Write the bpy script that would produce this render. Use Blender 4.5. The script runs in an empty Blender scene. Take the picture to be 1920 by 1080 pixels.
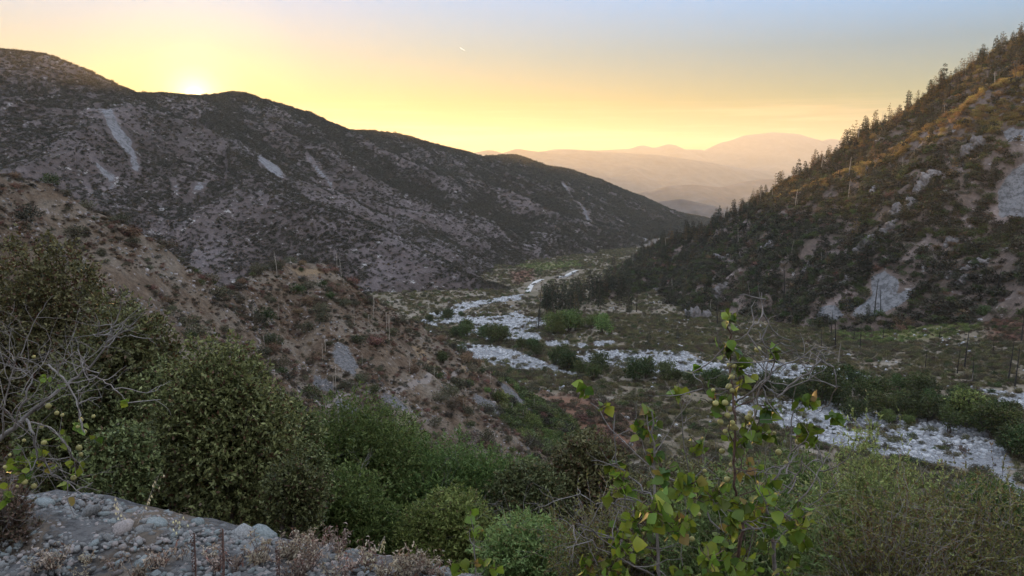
import bpy, math, random
import numpy as np
from mathutils import Vector, Matrix

random.seed(7)
RNG = np.random.default_rng(11)
SC = bpy.context.scene
COL = SC.collection

# ------------------------------------------------------------------ camera
F = 1450.0                      # focal length in pixels of a 1920 wide frame
PITCH = math.atan((540 - 330) / F)
cam_d = bpy.data.cameras.new('camera')
cam_d.lens = 36.0 * F / 1920.0
cam_d.clip_start = 0.05
cam_d.clip_end = 90000
cam = bpy.data.objects.new('camera', cam_d)
COL.objects.link(cam)
cam.rotation_euler = (math.pi / 2 - PITCH, 0, 0)
SC.camera = cam

# ------------------------------------------------------------------ sun, sky, exposure
def ray(px, py):
    u = (px - 960) / F
    v = (540 - py) / F
    c, s = math.cos(PITCH), math.sin(PITCH)
    return np.array([u, c + v * s, -s + v * c])

_sd = ray(365, 180)
SUN_DIR = _sd / np.linalg.norm(_sd)
SUN_EL = math.asin(SUN_DIR[2])
SUN_AZ = math.atan2(SUN_DIR[0], SUN_DIR[1])      # clockwise from +Y

sun_d = bpy.data.lights.new('sun', 'SUN')
sun_d.energy = 3.4
sun_d.angle = math.radians(0.6)
sun_d.color = (1.0, 0.60, 0.22)
sun = bpy.data.objects.new('sun', sun_d)
COL.objects.link(sun)
sun.rotation_euler = Vector(-SUN_DIR).to_track_quat('-Z', 'Y').to_euler()

def N(nt, typ, **kw):
    n = nt.nodes.new(typ)
    for k, v in kw.items():
        if k.startswith('i_'):
            key = k[2:]
            n.inputs[int(key) if key.isdigit() else key.replace('_', ' ')].default_value = v
        else:
            setattr(n, k, v)
    return n

def ramp(nt, stops, interp='LINEAR'):
    r = nt.nodes.new('ShaderNodeValToRGB')
    r.color_ramp.interpolation = interp
    el = r.color_ramp.elements
    while len(el) > 1:
        el.remove(el[-1])
    el[0].position = stops[0][0]
    el[0].color = (*stops[0][1], 1)
    for p, c in stops[1:]:
        e = el.new(p)
        e.color = (*c, 1)
    return r

def mixc(nt, a, b, fac, blend='MIX'):
    m = nt.nodes.new('ShaderNodeMix')
    m.data_type = 'RGBA'
    m.blend_type = blend
    L = nt.links
    for sock, val in ((m.inputs[6], a), (m.inputs[7], b), (m.inputs[0], fac)):
        if isinstance(val, bpy.types.NodeSocket):
            L.new(val, sock)
        elif isinstance(val, (tuple, list)):
            sock.default_value = (*val[:3], 1)
        else:
            sock.default_value = val
    return m.outputs[2]

def mth(nt, op, a, b=None, c=None, clamp=False):
    m = nt.nodes.new('ShaderNodeMath')
    m.operation = op
    m.use_clamp = clamp
    for i, v in enumerate((a, b, c)):
        if v is None:
            continue
        if isinstance(v, bpy.types.NodeSocket):
            nt.links.new(v, m.inputs[i])
        else:
            m.inputs[i].default_value = v
    return m.outputs[0]

world = bpy.data.worlds.new('World')
SC.world = world
world.use_nodes = True
wt = world.node_tree
wt.nodes.clear()
w_out = wt.nodes.new('ShaderNodeOutputWorld')
w_bg = wt.nodes.new('ShaderNodeBackground')
wt.links.new(w_bg.outputs[0], w_out.inputs[0])
sky = wt.nodes.new('ShaderNodeTexSky')
sky.sky_type = 'NISHITA'
sky.sun_disc = False
sky.sun_elevation = SUN_EL
sky.sun_rotation = SUN_AZ
sky.altitude = 1000
sky.air_density = 1.0
sky.dust_density = 2.5
sky.ozone_density = 1.5
tc = wt.nodes.new('ShaderNodeTexCoord')
sep = wt.nodes.new('ShaderNodeSeparateXYZ')
wt.links.new(tc.outputs['Generated'], sep.inputs[0])
# evening sky by height (0..1 = straight up), brightened overhead to fill the shade
g_el = ramp(wt, [(0.0, (0.26, 0.13, 0.002)), (0.035, (0.20, 0.105, 0.002)), (0.09, (0.085, 0.08, 0.012)),
                 (0.15, (0.045, 0.105, 0.125)), (0.215, (0.05, 0.145, 0.265)), (0.40, (0.25, 0.34, 0.48)),
                 (1.0, (0.42, 0.475, 0.58))])
g_side = ramp(wt, [(0.0, (0.17, 0.10, 0.006)), (0.035, (0.14, 0.09, 0.006)), (0.09, (0.035, 0.07, 0.03)),
                   (0.15, (0.02, 0.085, 0.13)), (0.215, (0.055, 0.165, 0.315)), (0.40, (0.25, 0.34, 0.48)),
                   (1.0, (0.42, 0.475, 0.58))])
elc = mth(wt, 'MAXIMUM', sep.outputs[2], 0.0)
wt.links.new(elc, g_el.inputs[0])
# away from the sun the sky greys, brightened behind camera to fill the shade
dot = wt.nodes.new('ShaderNodeVectorMath')
dot.operation = 'DOT_PRODUCT'
wt.links.new(tc.outputs['Generated'], dot.inputs[0])
dot.inputs[1].default_value = tuple(SUN_DIR)
away = mth(wt, 'MULTIPLY_ADD', dot.outputs['Value'], -0.5, 0.5, clamp=True)
g_back = ramp(wt, [(0.0, (0.44, 0.43, 0.44)), (0.2, (0.44, 0.44, 0.46)), (0.5, (0.43, 0.46, 0.53)), (1.0, (0.42, 0.475, 0.58))])
wt.links.new(elc, g_back.inputs[0])
awayf = ramp(wt, [(0.0, (0, 0, 0)), (0.22, (0, 0, 0)), (0.65, (1, 1, 1))])
sidef = ramp(wt, [(0.0, (0, 0, 0)), (0.02, (0, 0, 0)), (0.16, (1, 1, 1))])
wt.links.new(elc, g_side.inputs[0])
wt.links.new(away, sidef.inputs[0])
wt.links.new(away, awayf.inputs[0])
c0 = mixc(wt, g_el.outputs[0], g_side.outputs[0], sidef.outputs[0])
c1 = mixc(wt, c0, g_back.outputs[0], awayf.outputs[0])
# glow round the sun
ang = mth(wt, 'ARCCOSINE', mth(wt, 'MINIMUM', dot.outputs['Value'], 1.0))
glow = ramp(wt, [(0.0, (1.2, 1.0, 0.6)), (0.004, (0.6, 0.46, 0.2)), (0.010, (0.17, 0.11, 0.03)), (0.022, (0.05, 0.03, 0.0)),
                 (0.05, (0.01, 0.0, 0.0)), (0.10, (0.0, 0.0, 0.0))], 'EASE')
wt.links.new(mth(wt, 'DIVIDE', ang, math.pi), glow.inputs[0])
c2 = mixc(wt, c1, glow.outputs[0], 1.0, 'ADD')
# thin evening cloud streaks low over the horizon
mp = wt.nodes.new('ShaderNodeMapping')
wt.links.new(tc.outputs['Generated'], mp.inputs[0])
mp.inputs['Scale'].default_value = (5, 5, 130)
nz = N(wt, 'ShaderNodeTexNoise', i_Scale=1.0, i_Detail=5.0, i_Roughness=0.6)
wt.links.new(mp.outputs[0], nz.inputs['Vector'])
cl = ramp(wt, [(0.5, (0, 0, 0)), (0.75, (1, 1, 1))])
wt.links.new(nz.outputs[0], cl.inputs[0])
band = ramp(wt, [(0.02, (0, 0, 0)), (0.04, (1, 1, 1)), (0.065, (1, 1, 1)), (0.10, (0, 0, 0))])
wt.links.new(elc, band.inputs[0])
cf = mth(wt, 'MULTIPLY', mth(wt, 'MULTIPLY', cl.outputs[0], band.outputs[0]), 0.5)
c3 = mixc(wt, c2, (0.55, 0.30, 0.13), cf)
sk = wt.nodes.new('ShaderNodeVectorMath')
sk.operation = 'SCALE'
wt.links.new(sky.outputs[0], sk.inputs[0])
sk.inputs['Scale'].default_value = 0.06
c4 = mixc(wt, c3, sk.outputs[0], 0.04)
wt.links.new(c4, w_bg.inputs[0])
w_bg.inputs[1].default_value = 1.0

vs = SC.view_settings
vs.view_transform = 'Standard'
vs.look = 'None'
vs.exposure = 1.65
vs.gamma = 1.0
vs.use_curve_mapping = False
SC.render.engine = 'CYCLES'
cy = SC.cycles
cy.use_denoising = True
try:
    cy.denoiser = 'OPENIMAGEDENOISE'
except TypeError:
    pass
SC.render.filter_size = 1.0
cy.max_bounces = 7
cy.diffuse_bounces = 3
cy.glossy_bounces = 2
cy.transmission_bounces = 3
cy.transparent_max_bounces = 8
cy.volume_bounces = 4
cy.sample_clamp_indirect = 5.0
SC.render.film_transparent = False

# ------------------------------------------------------------------ mesh helpers
def mesh_np(name, V, faces, smooth=False, attrs=None):
    """faces: list of integer arrays, each (n, k)"""
    me = bpy.data.meshes.new(name)
    V = np.asarray(V, np.float32)
    me.vertices.add(len(V))
    me.vertices.foreach_set('co', V.ravel())
    if not isinstance(faces, (list, tuple)):
        faces = [faces]
    faces = [np.asarray(f, np.int32) for f in faces if len(f)]
    nl = sum(f.size for f in faces)
    npoly = sum(len(f) for f in faces)
    me.loops.add(nl)
    me.polygons.add(npoly)
    me.loops.foreach_set('vertex_index', np.concatenate([f.ravel() for f in faces]))
    tot = np.concatenate([np.full(len(f), f.shape[1], np.int32) for f in faces])
    st = np.concatenate([[0], np.cumsum(tot)[:-1]]).astype(np.int32)
    me.polygons.foreach_set('loop_start', st)
    me.polygons.foreach_set('loop_total', tot)
    if smooth:
        me.polygons.foreach_set('use_smooth', np.ones(npoly, bool))
    me.update(calc_edges=True)
    me.validate()
    for k, a in (attrs or {}).items():
        at_ = me.attributes.new(k, 'FLOAT', 'POINT')
        at_.data.foreach_set('value', np.asarray(a, np.float32))
    return me

def link(name, me, mat=None, parent=None, loc=None, rot=None, scl=None):
    o = bpy.data.objects.new(name, me)
    COL.objects.link(o)
    if mat is not None and me is not None and len(me.materials) == 0:
        me.materials.append(mat)
    if parent is not None:
        o.parent = parent
    if loc is not None:
        o.location = loc
    if rot is not None:
        o.rotation_euler = rot
    if scl is not None:
        o.scale = (scl, scl, scl) if not hasattr(scl, '__len__') else scl
    return o

def tag(o, label=None, cat=None, group=None, kind=None):
    if label: o['label'] = label
    if cat: o['category'] = cat
    if group: o['group'] = group
    if kind: o['kind'] = kind
    return o

def empty(name, loc=(0, 0, 0), rz=0.0, scl=1.0):
    return link(name, None, None, None, loc, (0, 0, rz), scl)

class MB:
    """collects tubes and leaves into one mesh"""
    def __init__(self):
        self.V, self.Q, self.T, self.n = [], [], [], 0
    def add(self, V, Q=None, T=None):
        V = np.asarray(V, np.float32)
        if Q is not None and len(Q): self.Q.append(np.asarray(Q, np.int32) + self.n)
        if T is not None and len(T): self.T.append(np.asarray(T, np.int32) + self.n)
        self.V.append(V); self.n += len(V)
    def tube(self, P, R, k=5):
        P = np.asarray(P, float); m = len(P)
        R = np.broadcast_to(np.asarray(R, float), (m,))
        T = np.gradient(P, axis=0)
        T /= np.linalg.norm(T, axis=1, keepdims=True) + 1e-12
        up = np.array([0, 0, 1.0]) if abs(T[0][2]) < 0.9 else np.array([1.0, 0, 0])
        A = np.cross(T, up); A /= np.linalg.norm(A, axis=1, keepdims=True) + 1e-12
        B = np.cross(T, A)
        th = np.arange(k) * 2 * math.pi / k
        V = P[:, None] + R[:, None, None] * (np.cos(th)[None, :, None] * A[:, None] + np.sin(th)[None, :, None] * B[:, None])
        i = np.arange(m - 1)[:, None] * k; j = np.arange(k)[None]
        Q = np.stack([i + j, i + (j + 1) % k, i + k + (j + 1) % k, i + k + j], -1).reshape(-1, 4)
        self.add(V.reshape(-1, 3), Q)
    def leaves(self, C, D, L, W, fold=0.25, roll=None):
        """folded four-point leaves: C base, D direction, L length, W width"""
        C = np.asarray(C, float); D = np.asarray(D, float)
        n = len(C)
        if n == 0: return
        D = D / (np.linalg.norm(D, axis=1, keepdims=True) + 1e-9)
        r = RNG.normal(size=(n, 3)) if roll is None else np.asarray(roll, float)
        S = np.cross(D, r); S /= np.linalg.norm(S, axis=1, keepdims=True) + 1e-9
        U = np.cross(S, D)
        L = np.broadcast_to(np.asarray(L, float), (n,))[:, None]
        W = np.broadcast_to(np.asarray(W, float), (n,))[:, None]
        mid = C + D * L * 0.45 + U * W * fold
        V = np.stack([C, mid + S * W * 0.5, C + D * L, mid - S * W * 0.5], 1).reshape(-1, 3)
        V = V.reshape(n, 4, 3)
        V[:, 0] -= U * W * fold * .4; V[:, 2] -= U * W * fold * .4
        Q = np.arange(n * 4).reshape(n, 4)
        self.add(V.reshape(-1, 3), Q)
    def mesh(self, name, smooth=False):
        return mesh_np(name, np.concatenate(self.V), [np.concatenate(x) for x in (self.Q, self.T) if x], smooth)
    def tris(self):
        return sum(len(q) * 2 for q in self.Q) + sum(len(t) for t in self.T)

# ------------------------------------------------------------------ numpy noise
def _h(ix, iy, seed):
    n = (ix.astype(np.int64) * 374761393 + iy.astype(np.int64) * 668265263 + seed * 1442695041) & 0xffffffff
    n = ((n ^ (n >> 13)) * 1274126177) & 0xffffffff
    n = n ^ (n >> 16)
    return (n & 0xffffff) / float(0xffffff)

def vnoise(x, y, seed=0):
    ix = np.floor(x); iy = np.floor(y)
    fx = x - ix; fy = y - iy
    ux = fx * fx * fx * (fx * (fx * 6 - 15) + 10); uy = fy * fy * fy * (fy * (fy * 6 - 15) + 10)
    a = _h(ix, iy, seed); b = _h(ix + 1, iy, seed); c = _h(ix, iy + 1, seed); d = _h(ix + 1, iy + 1, seed)
    return (a + (b - a) * ux) * (1 - uy) + (c + (d - c) * ux) * uy      # 0..1

def fbm(x, y, seed=0, oct=5, gain=0.5):
    s = 0; a = 1; t = 0
    for i in range(oct):
        s = s + a * (vnoise(x, y, seed + i * 17) * 2 - 1); t += a
        x = x * 2.03 + 13.7; y = y * 2.03 + 7.1; a *= gain
    return s / t

def ridged(x, y, seed=0, oct=5, gain=0.5):
    s = 0; a = 1; t = 0
    for i in range(oct):
        s = s + a * (1 - np.abs(vnoise(x, y, seed + i * 31) * 2 - 1)); t += a
        x = x * 2.07 + 3.7; y = y * 2.07 + 9.1; a *= gain
    return s / t

def at(px, py, Y):
    r = ray(px, py)
    return r * (Y / r[1])

def project(P):
    P = np.asarray(P, float).reshape(-1, 3)
    c, s = math.cos(PITCH), math.sin(PITCH)
    dep = P[:, 1] * c - P[:, 2] * s
    v = P[:, 1] * s + P[:, 2] * c
    dep = np.where(dep < 1e-3, 1e-3, dep)
    return np.stack([960 + F * P[:, 0] / dep, 540 - F * v / dep, dep], 1)

# ------------------------------------------------------------------ terrain: shapes of the land
def crest_field(x, y, lines):
    """highest of cones run along each crest line; returns height, distance down from it, run along it"""
    best = np.full(x.shape, -1e9); bd = np.zeros(x.shape); bs = np.zeros(x.shape)
    for pts, k, rr in lines:
        s0 = 0.0
        for (x0, y0, z0), (x1, y1, z1) in zip(pts[:-1], pts[1:]):
            dx, dy = x1 - x0, y1 - y0
            l2 = dx * dx + dy * dy; l = math.sqrt(l2)
            t = np.clip(((x - x0) * dx + (y - y0) * dy) / l2, 0, 1)
            d = np.hypot(x - (x0 + t * dx), y - (y0 + t * dy))
            h = z0 + t * (z1 - z0) - k * (np.sqrt(d * d + rr * rr) - rr)
            m = h > best
            best = np.where(m, h, best); bd = np.where(m, d, bd); bs = np.where(m, s0 + t * l, bs)
            s0 += l
        s0 += 0
    return best, bd, bs

def pts(*a):
    return [tuple(at(px, py, Y)) for px, py, Y in a]

def softmax2(a, b, k):
    h = np.clip(0.5 + 0.5 * (a - b) / k, 0, 1)
    return b + (a - b) * h + k * h * (1 - h)

def sp(x, k):          # soft ramp
    return np.where(x > 30 * k, x, k * np.log1p(np.exp(np.minimum(x / k, 30))))

LEFT_CREST = pts((-420, 150, 760), (-200, 110, 850), (0, 94, 950), (60, 101, 975), (130, 130, 1010), (180, 157, 1050), (237, 176, 1100),
                 (300, 176, 1140), (365, 181, 1180), (395, 180, 1205), (440, 174, 1250), (480, 186, 1280), (560, 209, 1350),
                 (640, 246, 1450), (690, 246, 1510), (740, 252, 1560), (790, 267, 1620), (860, 284, 1700), (885, 297, 1750),
                 (960, 292, 1930), (1010, 311, 2020), (1060, 318, 2120), (1110, 336, 2220), (1180, 363, 2380),
                 (1240, 394, 2520), (1300, 405, 2680), (1345, 414, 2900), (1400, 425, 3100))
LEFT_LINES = [(LEFT_CREST, 0.50, 30),
              (pts((395, 181, 1205), (405, 222, 1050), (440, 285, 900), (470, 325, 820), (450, 352, 775), (520, 366, 745), (640, 397, 720), (795, 480, 680), (912, 530, 655), (965, 546, 640)), 0.60, 14),
              (pts((450, 352, 775), (400, 378, 735), (330, 470, 690)), 0.62, 12),
              (pts((860, 286, 1700), (880, 340, 1480), (905, 405, 1280), (930, 460, 1080), (962, 506, 930)), 0.55, 18),
              (pts((700, 250, 1515), (720, 330, 1220), (740, 400, 1000), (800, 455, 840)), 0.55, 15),
              (pts((100, 117, 995), (170, 210, 900), (235, 305, 830), (290, 440, 720)), 0.58, 16),
              (pts((1110, 338, 2220), (1130, 400, 1850), (1150, 462, 1480)), 0.5, 20),
              (pts((1000, 310, 2000), (1010, 380, 1650), (1040, 450, 1290)), 0.5, 18)]
RIGHT_CREST = pts((2500, -220, 520), (2150, -70, 560), (1925, 68, 590), (1850, 118, 600), (1750, 183, 615), (1660, 240, 630), (1600, 280, 645), (1500, 330, 670),
                  (1440, 366, 690), (1390, 402, 720), (1320, 432, 760), (1250, 452, 790), (1180, 492, 830), (1120, 522, 860))
RIGHT_LINES = [(RIGHT_CREST, 0.85, 6),
               (pts((2100, 0, 470), (1925, 130, 485), (1860, 165, 490), (1800, 208, 500), (1740, 243, 515), (1690, 276, 530), (1600, 318, 555), (1520, 352, 590), (1460, 372, 640)), 0.95, 4),
               (pts((1900, 200, 478), (1830, 262, 470), (1775, 300, 472), (1710, 340, 478), (1670, 400, 470), (1600, 470, 455)), 1.0, 4),
               (pts((1520, 352, 590), (1480, 430, 545), (1450, 520, 490), (1430, 590, 455)), 0.9, 5),
               (pts((1390, 404, 715), (1340, 470, 620), (1310, 540, 530), (1310, 605, 460)), 0.9, 5),
               (pts((1250, 455, 785), (1200, 510, 660), (1120, 560, 560)), 0.8, 6),
               (pts((2150, 300, 400), (1990, 350, 410), (1920, 420, 415), (1840, 485, 412), (1790, 530, 408)), 0.8, 5)]
SPUR_LINES = [(pts((-1500, 60, 62), (-420, 215, 95), (-150, 290, 112), (0, 330, 130), (80, 342, 134), (150, 392, 137), (200, 427, 140), (260, 476, 143), (330, 528, 147), (415, 556, 155),
                   (480, 514, 172), (540, 492, 186), (600, 494, 192), (640, 524, 194), (700, 564, 198), (760, 606, 203), (820, 645, 208),
                   (900, 695, 214), (950, 738, 220), (1020, 786, 228)), 1.0, 2.0),
              (pts((570, 503, 189), (600, 600, 165), (640, 700, 147), (680, 790, 132)), 0.72, 5),
              (pts((150, 392, 137), (190, 540, 118), (240, 650, 105)), 0.8, 4)]

def h_left(x, y, fine=True):
    h, d, s = crest_field(x, y, LEFT_LINES)
    a = np.clip(d / 170, 0, 1)
    wx = x + 30 * fbm(x / 90, y / 90, 5, 3); wy = y + 30 * fbm(x / 90 + 50, y / 90, 6, 3)
    h = h - a * 44 * (1 - ridged(wx / 170, wy / 170, 21, 4)) + a * 13
    if fine:
        h = h + 2.2 * fbm(x / 22, y / 22, 9, 4) * np.clip(d / 40, .35, 1)
    return h

def h_right(x, y, fine=True):
    h, d, s = crest_field(x, y, RIGHT_LINES)
    a = np.clip(d / 35, 0, 1)
    h = h - a * 22 * (1 - ridged(x / 52, y / 52, 41, 4)) + a * 8
    if fine:
        h = h + 2.0 * fbm(x / 13, y / 13, 49, 4) * np.clip(d / 20, .3, 1)
    return h

def h_spur(x, y, fine=True):
    h, d, s = crest_field(x, y, SPUR_LINES)
    a = np.clip(d / 18, 0, 1)
    h = h - a * 4.5 * (1 - ridged(x / 26, y / 26, 61, 4)) + a * 1.6
    if fine:
        h = h + 0.55 * fbm(x / 4.0, y / 4.0, 66, 4) * np.clip(d / 8, .4, 1)
    return h

def h_near(x, y):
    """the shoulder the picture was taken from and the slope below it"""
    ye = 3.80 - 0.40 * np.maximum(x + 2.3, 0) + 0.12 * np.minimum(x + 2.3, 0)
    ye = np.clip(ye, -6, 9)
    e = y - ye
    z = -1.6 - 0.62 * sp(e, 0.16) + 0.5 * sp(-(y + 1.2), 0.4)
    z = z + 0.065 * fbm(x / 0.7, y / 0.7, 71, 4) * np.clip(1.5 - e / 30, 0.6, 1)
    z = z + np.clip(e / 20, 0, 1) * 1.6 * fbm(x / 14, y / 14, 73, 4)
    return z

def h_floor(x, y):
    z = -62.5 - 0.05 * np.clip(y, -200, 5200) + 0.02 * np.clip(y - 1500, 0, 3700) * 0
    z = z + 0.30 * np.minimum(sp(x - 185 - 0.06 * (y - 400), 14), 300) * np.clip((2200 - y) / 900, 0, 1)
    z = z + 0.8 * fbm(x / 30, y / 30, 81, 4)
    return z

def h_base(x, y):
    return softmax2(h_near(x, y), h_floor(x, y), 6.0)

def h_all(x, y, fine=False):
    h = h_base(x, y)
    h = np.maximum(h, h_spur(x, y, fine))
    far = y > 300
    if np.any(far):
        hl = np.full(x.shape, -1e9); hr = np.full(x.shape, -1e9)
        hl[far] = h_left(x[far], y[far], fine); hr[far] = h_right(x[far], y[far], fine)
        h = np.maximum(h, np.maximum(hl, hr))
    return h

STEPS = np.concatenate([np.linspace(1.5, 12, 60), np.geomspace(12.2, 4200, 900)])
def hit(P, hf=None):
    """where the lines of sight through the given picture points meet the land"""
    out = []
    for px, py in P:
        r = ray(px, py); r = r / r[1]
        X, Y, Z = r[0] * STEPS, STEPS, r[2] * STEPS
        H = (hf or h_all)(X, Y)
        b = np.nonzero(Z < H)[0]
        if len(b) == 0:
            out.append((np.nan, np.nan, np.nan)); continue
        i = b[0]
        if i == 0:
            out.append((X[0], Y[0], Z[0])); continue
        a0, a1 = Z[i - 1] - H[i - 1], Z[i] - H[i]
        t = a0 / (a0 - a1)
        Yh = STEPS[i - 1] + t * (STEPS[i] - STEPS[i - 1])
        out.append((r[0] * Yh, Yh, r[2] * Yh))
    return np.array(out)

_AZ = np.linspace(-0.80, 0.80, 1300)
_DR = np.geomspace(1.5, 4200, 620)
_sx = np.sin(_AZ)[:, None] * _DR[None]; _sy = np.cos(_AZ)[:, None] * _DR[None]
_sh = h_all(_sx.ravel(), _sy.ravel(), True).reshape(_sx.shape)
_HZ = np.maximum.accumulate(_sh / _DR[None], axis=1)      # how high the land already stands in front of each place
def visible(P, lift=1.0):
    P = np.asarray(P, float)
    d = np.hypot(P[:, 0], P[:, 1]); az = np.arctan2(P[:, 0], P[:, 1])
    i = np.clip(np.searchsorted(_AZ, az), 0, len(_AZ) - 1)
    k = np.clip(np.searchsorted(_DR, d * 0.992) - 1, 0, len(_DR) - 1)
    return (P[:, 2] + lift) / d > _HZ[i, k]

def on_top(x, y, z, tol=0.3):
    return z > h_all(x, y, True) - tol

def in_poly(x, y, poly):
    inside = np.zeros(x.shape, bool)
    j = len(poly) - 1
    for i in range(len(poly)):
        xi, yi = poly[i][0], poly[i][1]; xj, yj = poly[j][0], poly[j][1]
        c = ((yi > y) != (yj > y)) & (x < (xj - xi) * (y - yi) / (yj - yi + 1e-12) + xi)
        inside ^= c
        j = i
    return inside

def edge_mask(x, y, poly, soft):
    """1 inside, falling to 0 over `soft` metres on both sides of the outline"""
    d = np.full(x.shape, 1e9)
    for i in range(len(poly)):
        x0, y0 = poly[i - 1][:2]; x1, y1 = poly[i][:2]
        dx, dy = x1 - x0, y1 - y0
        l2 = dx * dx + dy * dy + 1e-9
        t = np.clip(((x - x0) * dx + (y - y0) * dy) / l2, 0, 1)
        d = np.minimum(d, np.hypot(x - x0 - t * dx, y - y0 - t * dy))
    sgn = np.where(in_poly(x, y, poly), 1, -1)
    return np.clip(0.5 + 0.5 * sgn * d / soft, 0, 1)

def grid_mesh(name, xs, ys, hf, attr=None):
    X, Y = np.meshgrid(xs, ys)
    Z = hf(X.ravel(), Y.ravel())
    V = np.stack([X.ravel(), Y.ravel(), Z], 1)
    nx, ny = len(xs), len(ys)
    i = np.arange(ny - 1)[:, None] * nx + np.arange(nx - 1)[None]
    Q = np.stack([i, i + 1, i + nx + 1, i + nx], -1).reshape(-1, 4)
    return V, Q

# ------------------------------------------------------------------ materials
def new_mat(name):
    m = bpy.data.materials.new(name)
    m.use_nodes = True
    nt = m.node_tree
    return m, nt, nt.nodes['Principled BSDF']

def objcoord(nt):
    return nt.nodes.new('ShaderNodeTexCoord').outputs['Object']

def noise(nt, vec, scale, detail=4, rough=0.55, dist=0.0):
    n = N(nt, 'ShaderNodeTexNoise', i_Scale=scale, i_Detail=detail, i_Roughness=rough, i_Distortion=dist)
    nt.links.new(vec, n.inputs['Vector'])
    return n.outputs[0]

def attr(nt, name):
    a = nt.nodes.new('ShaderNodeAttribute')
    a.attribute_name = name
    return a.outputs['Fac']

def thresh(nt, val, lo, hi):
    r = nt.nodes.new('ShaderNodeMapRange')
    r.interpolation_type = 'SMOOTHSTEP'
    nt.links.new(val, r.inputs[0])
    r.inputs[1].default_value = lo; r.inputs[2].default_value = hi
    return r.outputs[0]

def soil_mat(name, cols, s_big, s_fine, rock=(0.36, 0.35, 0.34), rock_amt=0.62, bump=0.4, bdist=1.0,
             scree=(0.40, 0.40, 0.41), extra=None):
    """soil in broad patches, pale stones in between, scree where the land carries it (attribute scree)"""
    m, nt, p = new_mat(name)
    v = objcoord(nt)
    big = noise(nt, v, s_big, 5, 0.6, 0.4)
    r = ramp(nt, [(0.30, cols[0]), (0.47, cols[1]), (0.62, cols[2])])
    nt.links.new(big, r.inputs[0])
    fine = noise(nt, v, s_fine, 6, 0.7)
    r2 = ramp(nt, [(0.3, (0.55, 0.55, 0.55)), (0.7, (1.35, 1.33, 1.3))])
    nt.links.new(fine, r2.inputs[0])
    c = mixc(nt, r.outputs[0], r2.outputs[0], 1.0, 'MULTIPLY')
    stones = noise(nt, v, s_fine * 0.55, 8, 0.75)
    c = mixc(nt, c, rock, thresh(nt, stones, rock_amt, rock_amt + 0.06))
    if extra:
        for an, col in extra:
            e = attr(nt, an)
            e = mth(nt, 'ADD', e, mth(nt, 'MULTIPLY_ADD', fine, 0.9, -0.45))
            c = mixc(nt, c, col, thresh(nt, e, 0.35, 0.65))
    sc = attr(nt, 'scree')
    sf = mth(nt, 'ADD', sc, mth(nt, 'MULTIPLY_ADD', noise(nt, v, s_fine * 0.5, 6, 0.7), 1.1, -0.55))
    scol = mixc(nt, scree, tuple(0.45 * q for q in scree), thresh(nt, noise(nt, v, s_fine * 1.5, 4, 0.8), 0.42, 0.62))
    c = mixc(nt, c, scol, thresh(nt, sf, 0.47, 0.60))
    nt.links.new(c, p.inputs['Base Color'])
    p.inputs['Roughness'].default_value = 0.95
    p.inputs['Specular IOR Level'].default_value = 0.15
    b = N(nt, 'ShaderNodeBump', i_Strength=bump, i_Distance=bdist)
    nt.links.new(mth(nt, 'ADD', stones, mth(nt, 'MULTIPLY', fine, 0.6)), b.inputs['Height'])
    nt.links.new(b.outputs[0], p.inputs['Normal'])
    return m

M_LEFT = soil_mat('chaparral_mountain_soil', [(0.056, 0.045, 0.042), (0.084, 0.068, 0.066), (0.122, 0.103, 0.105)], 0.012, 0.13, (0.36, 0.345, 0.33), 0.60, 0.6, 4.0, (0.185, 0.185, 0.195))
M_RIGHT = soil_mat('forest_mountain_soil', [(0.08, 0.065, 0.05), (0.13, 0.10, 0.085), (0.20, 0.16, 0.145)], 0.03, 0.22, (0.38, 0.36, 0.35), 0.60, 0.6, 2.0, (0.19, 0.19, 0.195))
M_SPUR = soil_mat('spur_hill_soil', [(0.082, 0.055, 0.037), (0.132, 0.097, 0.068), (0.178, 0.147, 0.115)], 0.12, 1.1, (0.27, 0.24, 0.225), 0.58, 1.0, 0.6, (0.17, 0.165, 0.165),
                  [('grass', (0.24, 0.175, 0.11)), ('path', (0.24, 0.205, 0.18))])
M_FLOOR = soil_mat('valley_floor_soil', [(0.115, 0.105, 0.068), (0.16, 0.13, 0.092), (0.22, 0.19, 0.15)], 0.05, 0.8, (0.40, 0.38, 0.36), 0.63, 0.5, 0.6, (0.24, 0.243, 0.25),
                   [('red', (0.15, 0.08, 0.05)), ('grass', (0.14, 0.13, 0.055))])
M_GROUND = soil_mat('ground_soil', [(0.085, 0.068, 0.052), (0.12, 0.098, 0.078), (0.17, 0.148, 0.125)], 0.4, 9.0, (0.26, 0.265, 0.27), 0.60, 0.8, 0.05, (0.115, 0.112, 0.11))
M_FARHILL = soil_mat('far_hill_soil', [(0.07, 0.062, 0.06), (0.085, 0.075, 0.072), (0.10, 0.09, 0.085)], 0.002, 0.01, (0.11, 0.10, 0.09), 0.66, 0.1, 8.0)

# ------------------------------------------------------------------ terrain: meshes
def world_polys(polys, hf=None):
    out = []
    for p in polys:
        w = hit(p, hf)
        w = w[~np.isnan(w[:, 0])]
        if len(w) >= 3:
            out.append(w)
    return out

def mask_of(x, y, polys, soft):
    m = np.zeros(x.shape)
    for p in polys:
        lo = p[:, :2].min(0) - 2 * soft; hi = p[:, :2].max(0) + 2 * soft
        k = (x > lo[0]) & (x < hi[0]) & (y > lo[1]) & (y < hi[1])
        if k.any():
            m[k] = np.maximum(m[k], edge_mask(x[k], y[k], p, soft))
    return m

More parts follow.
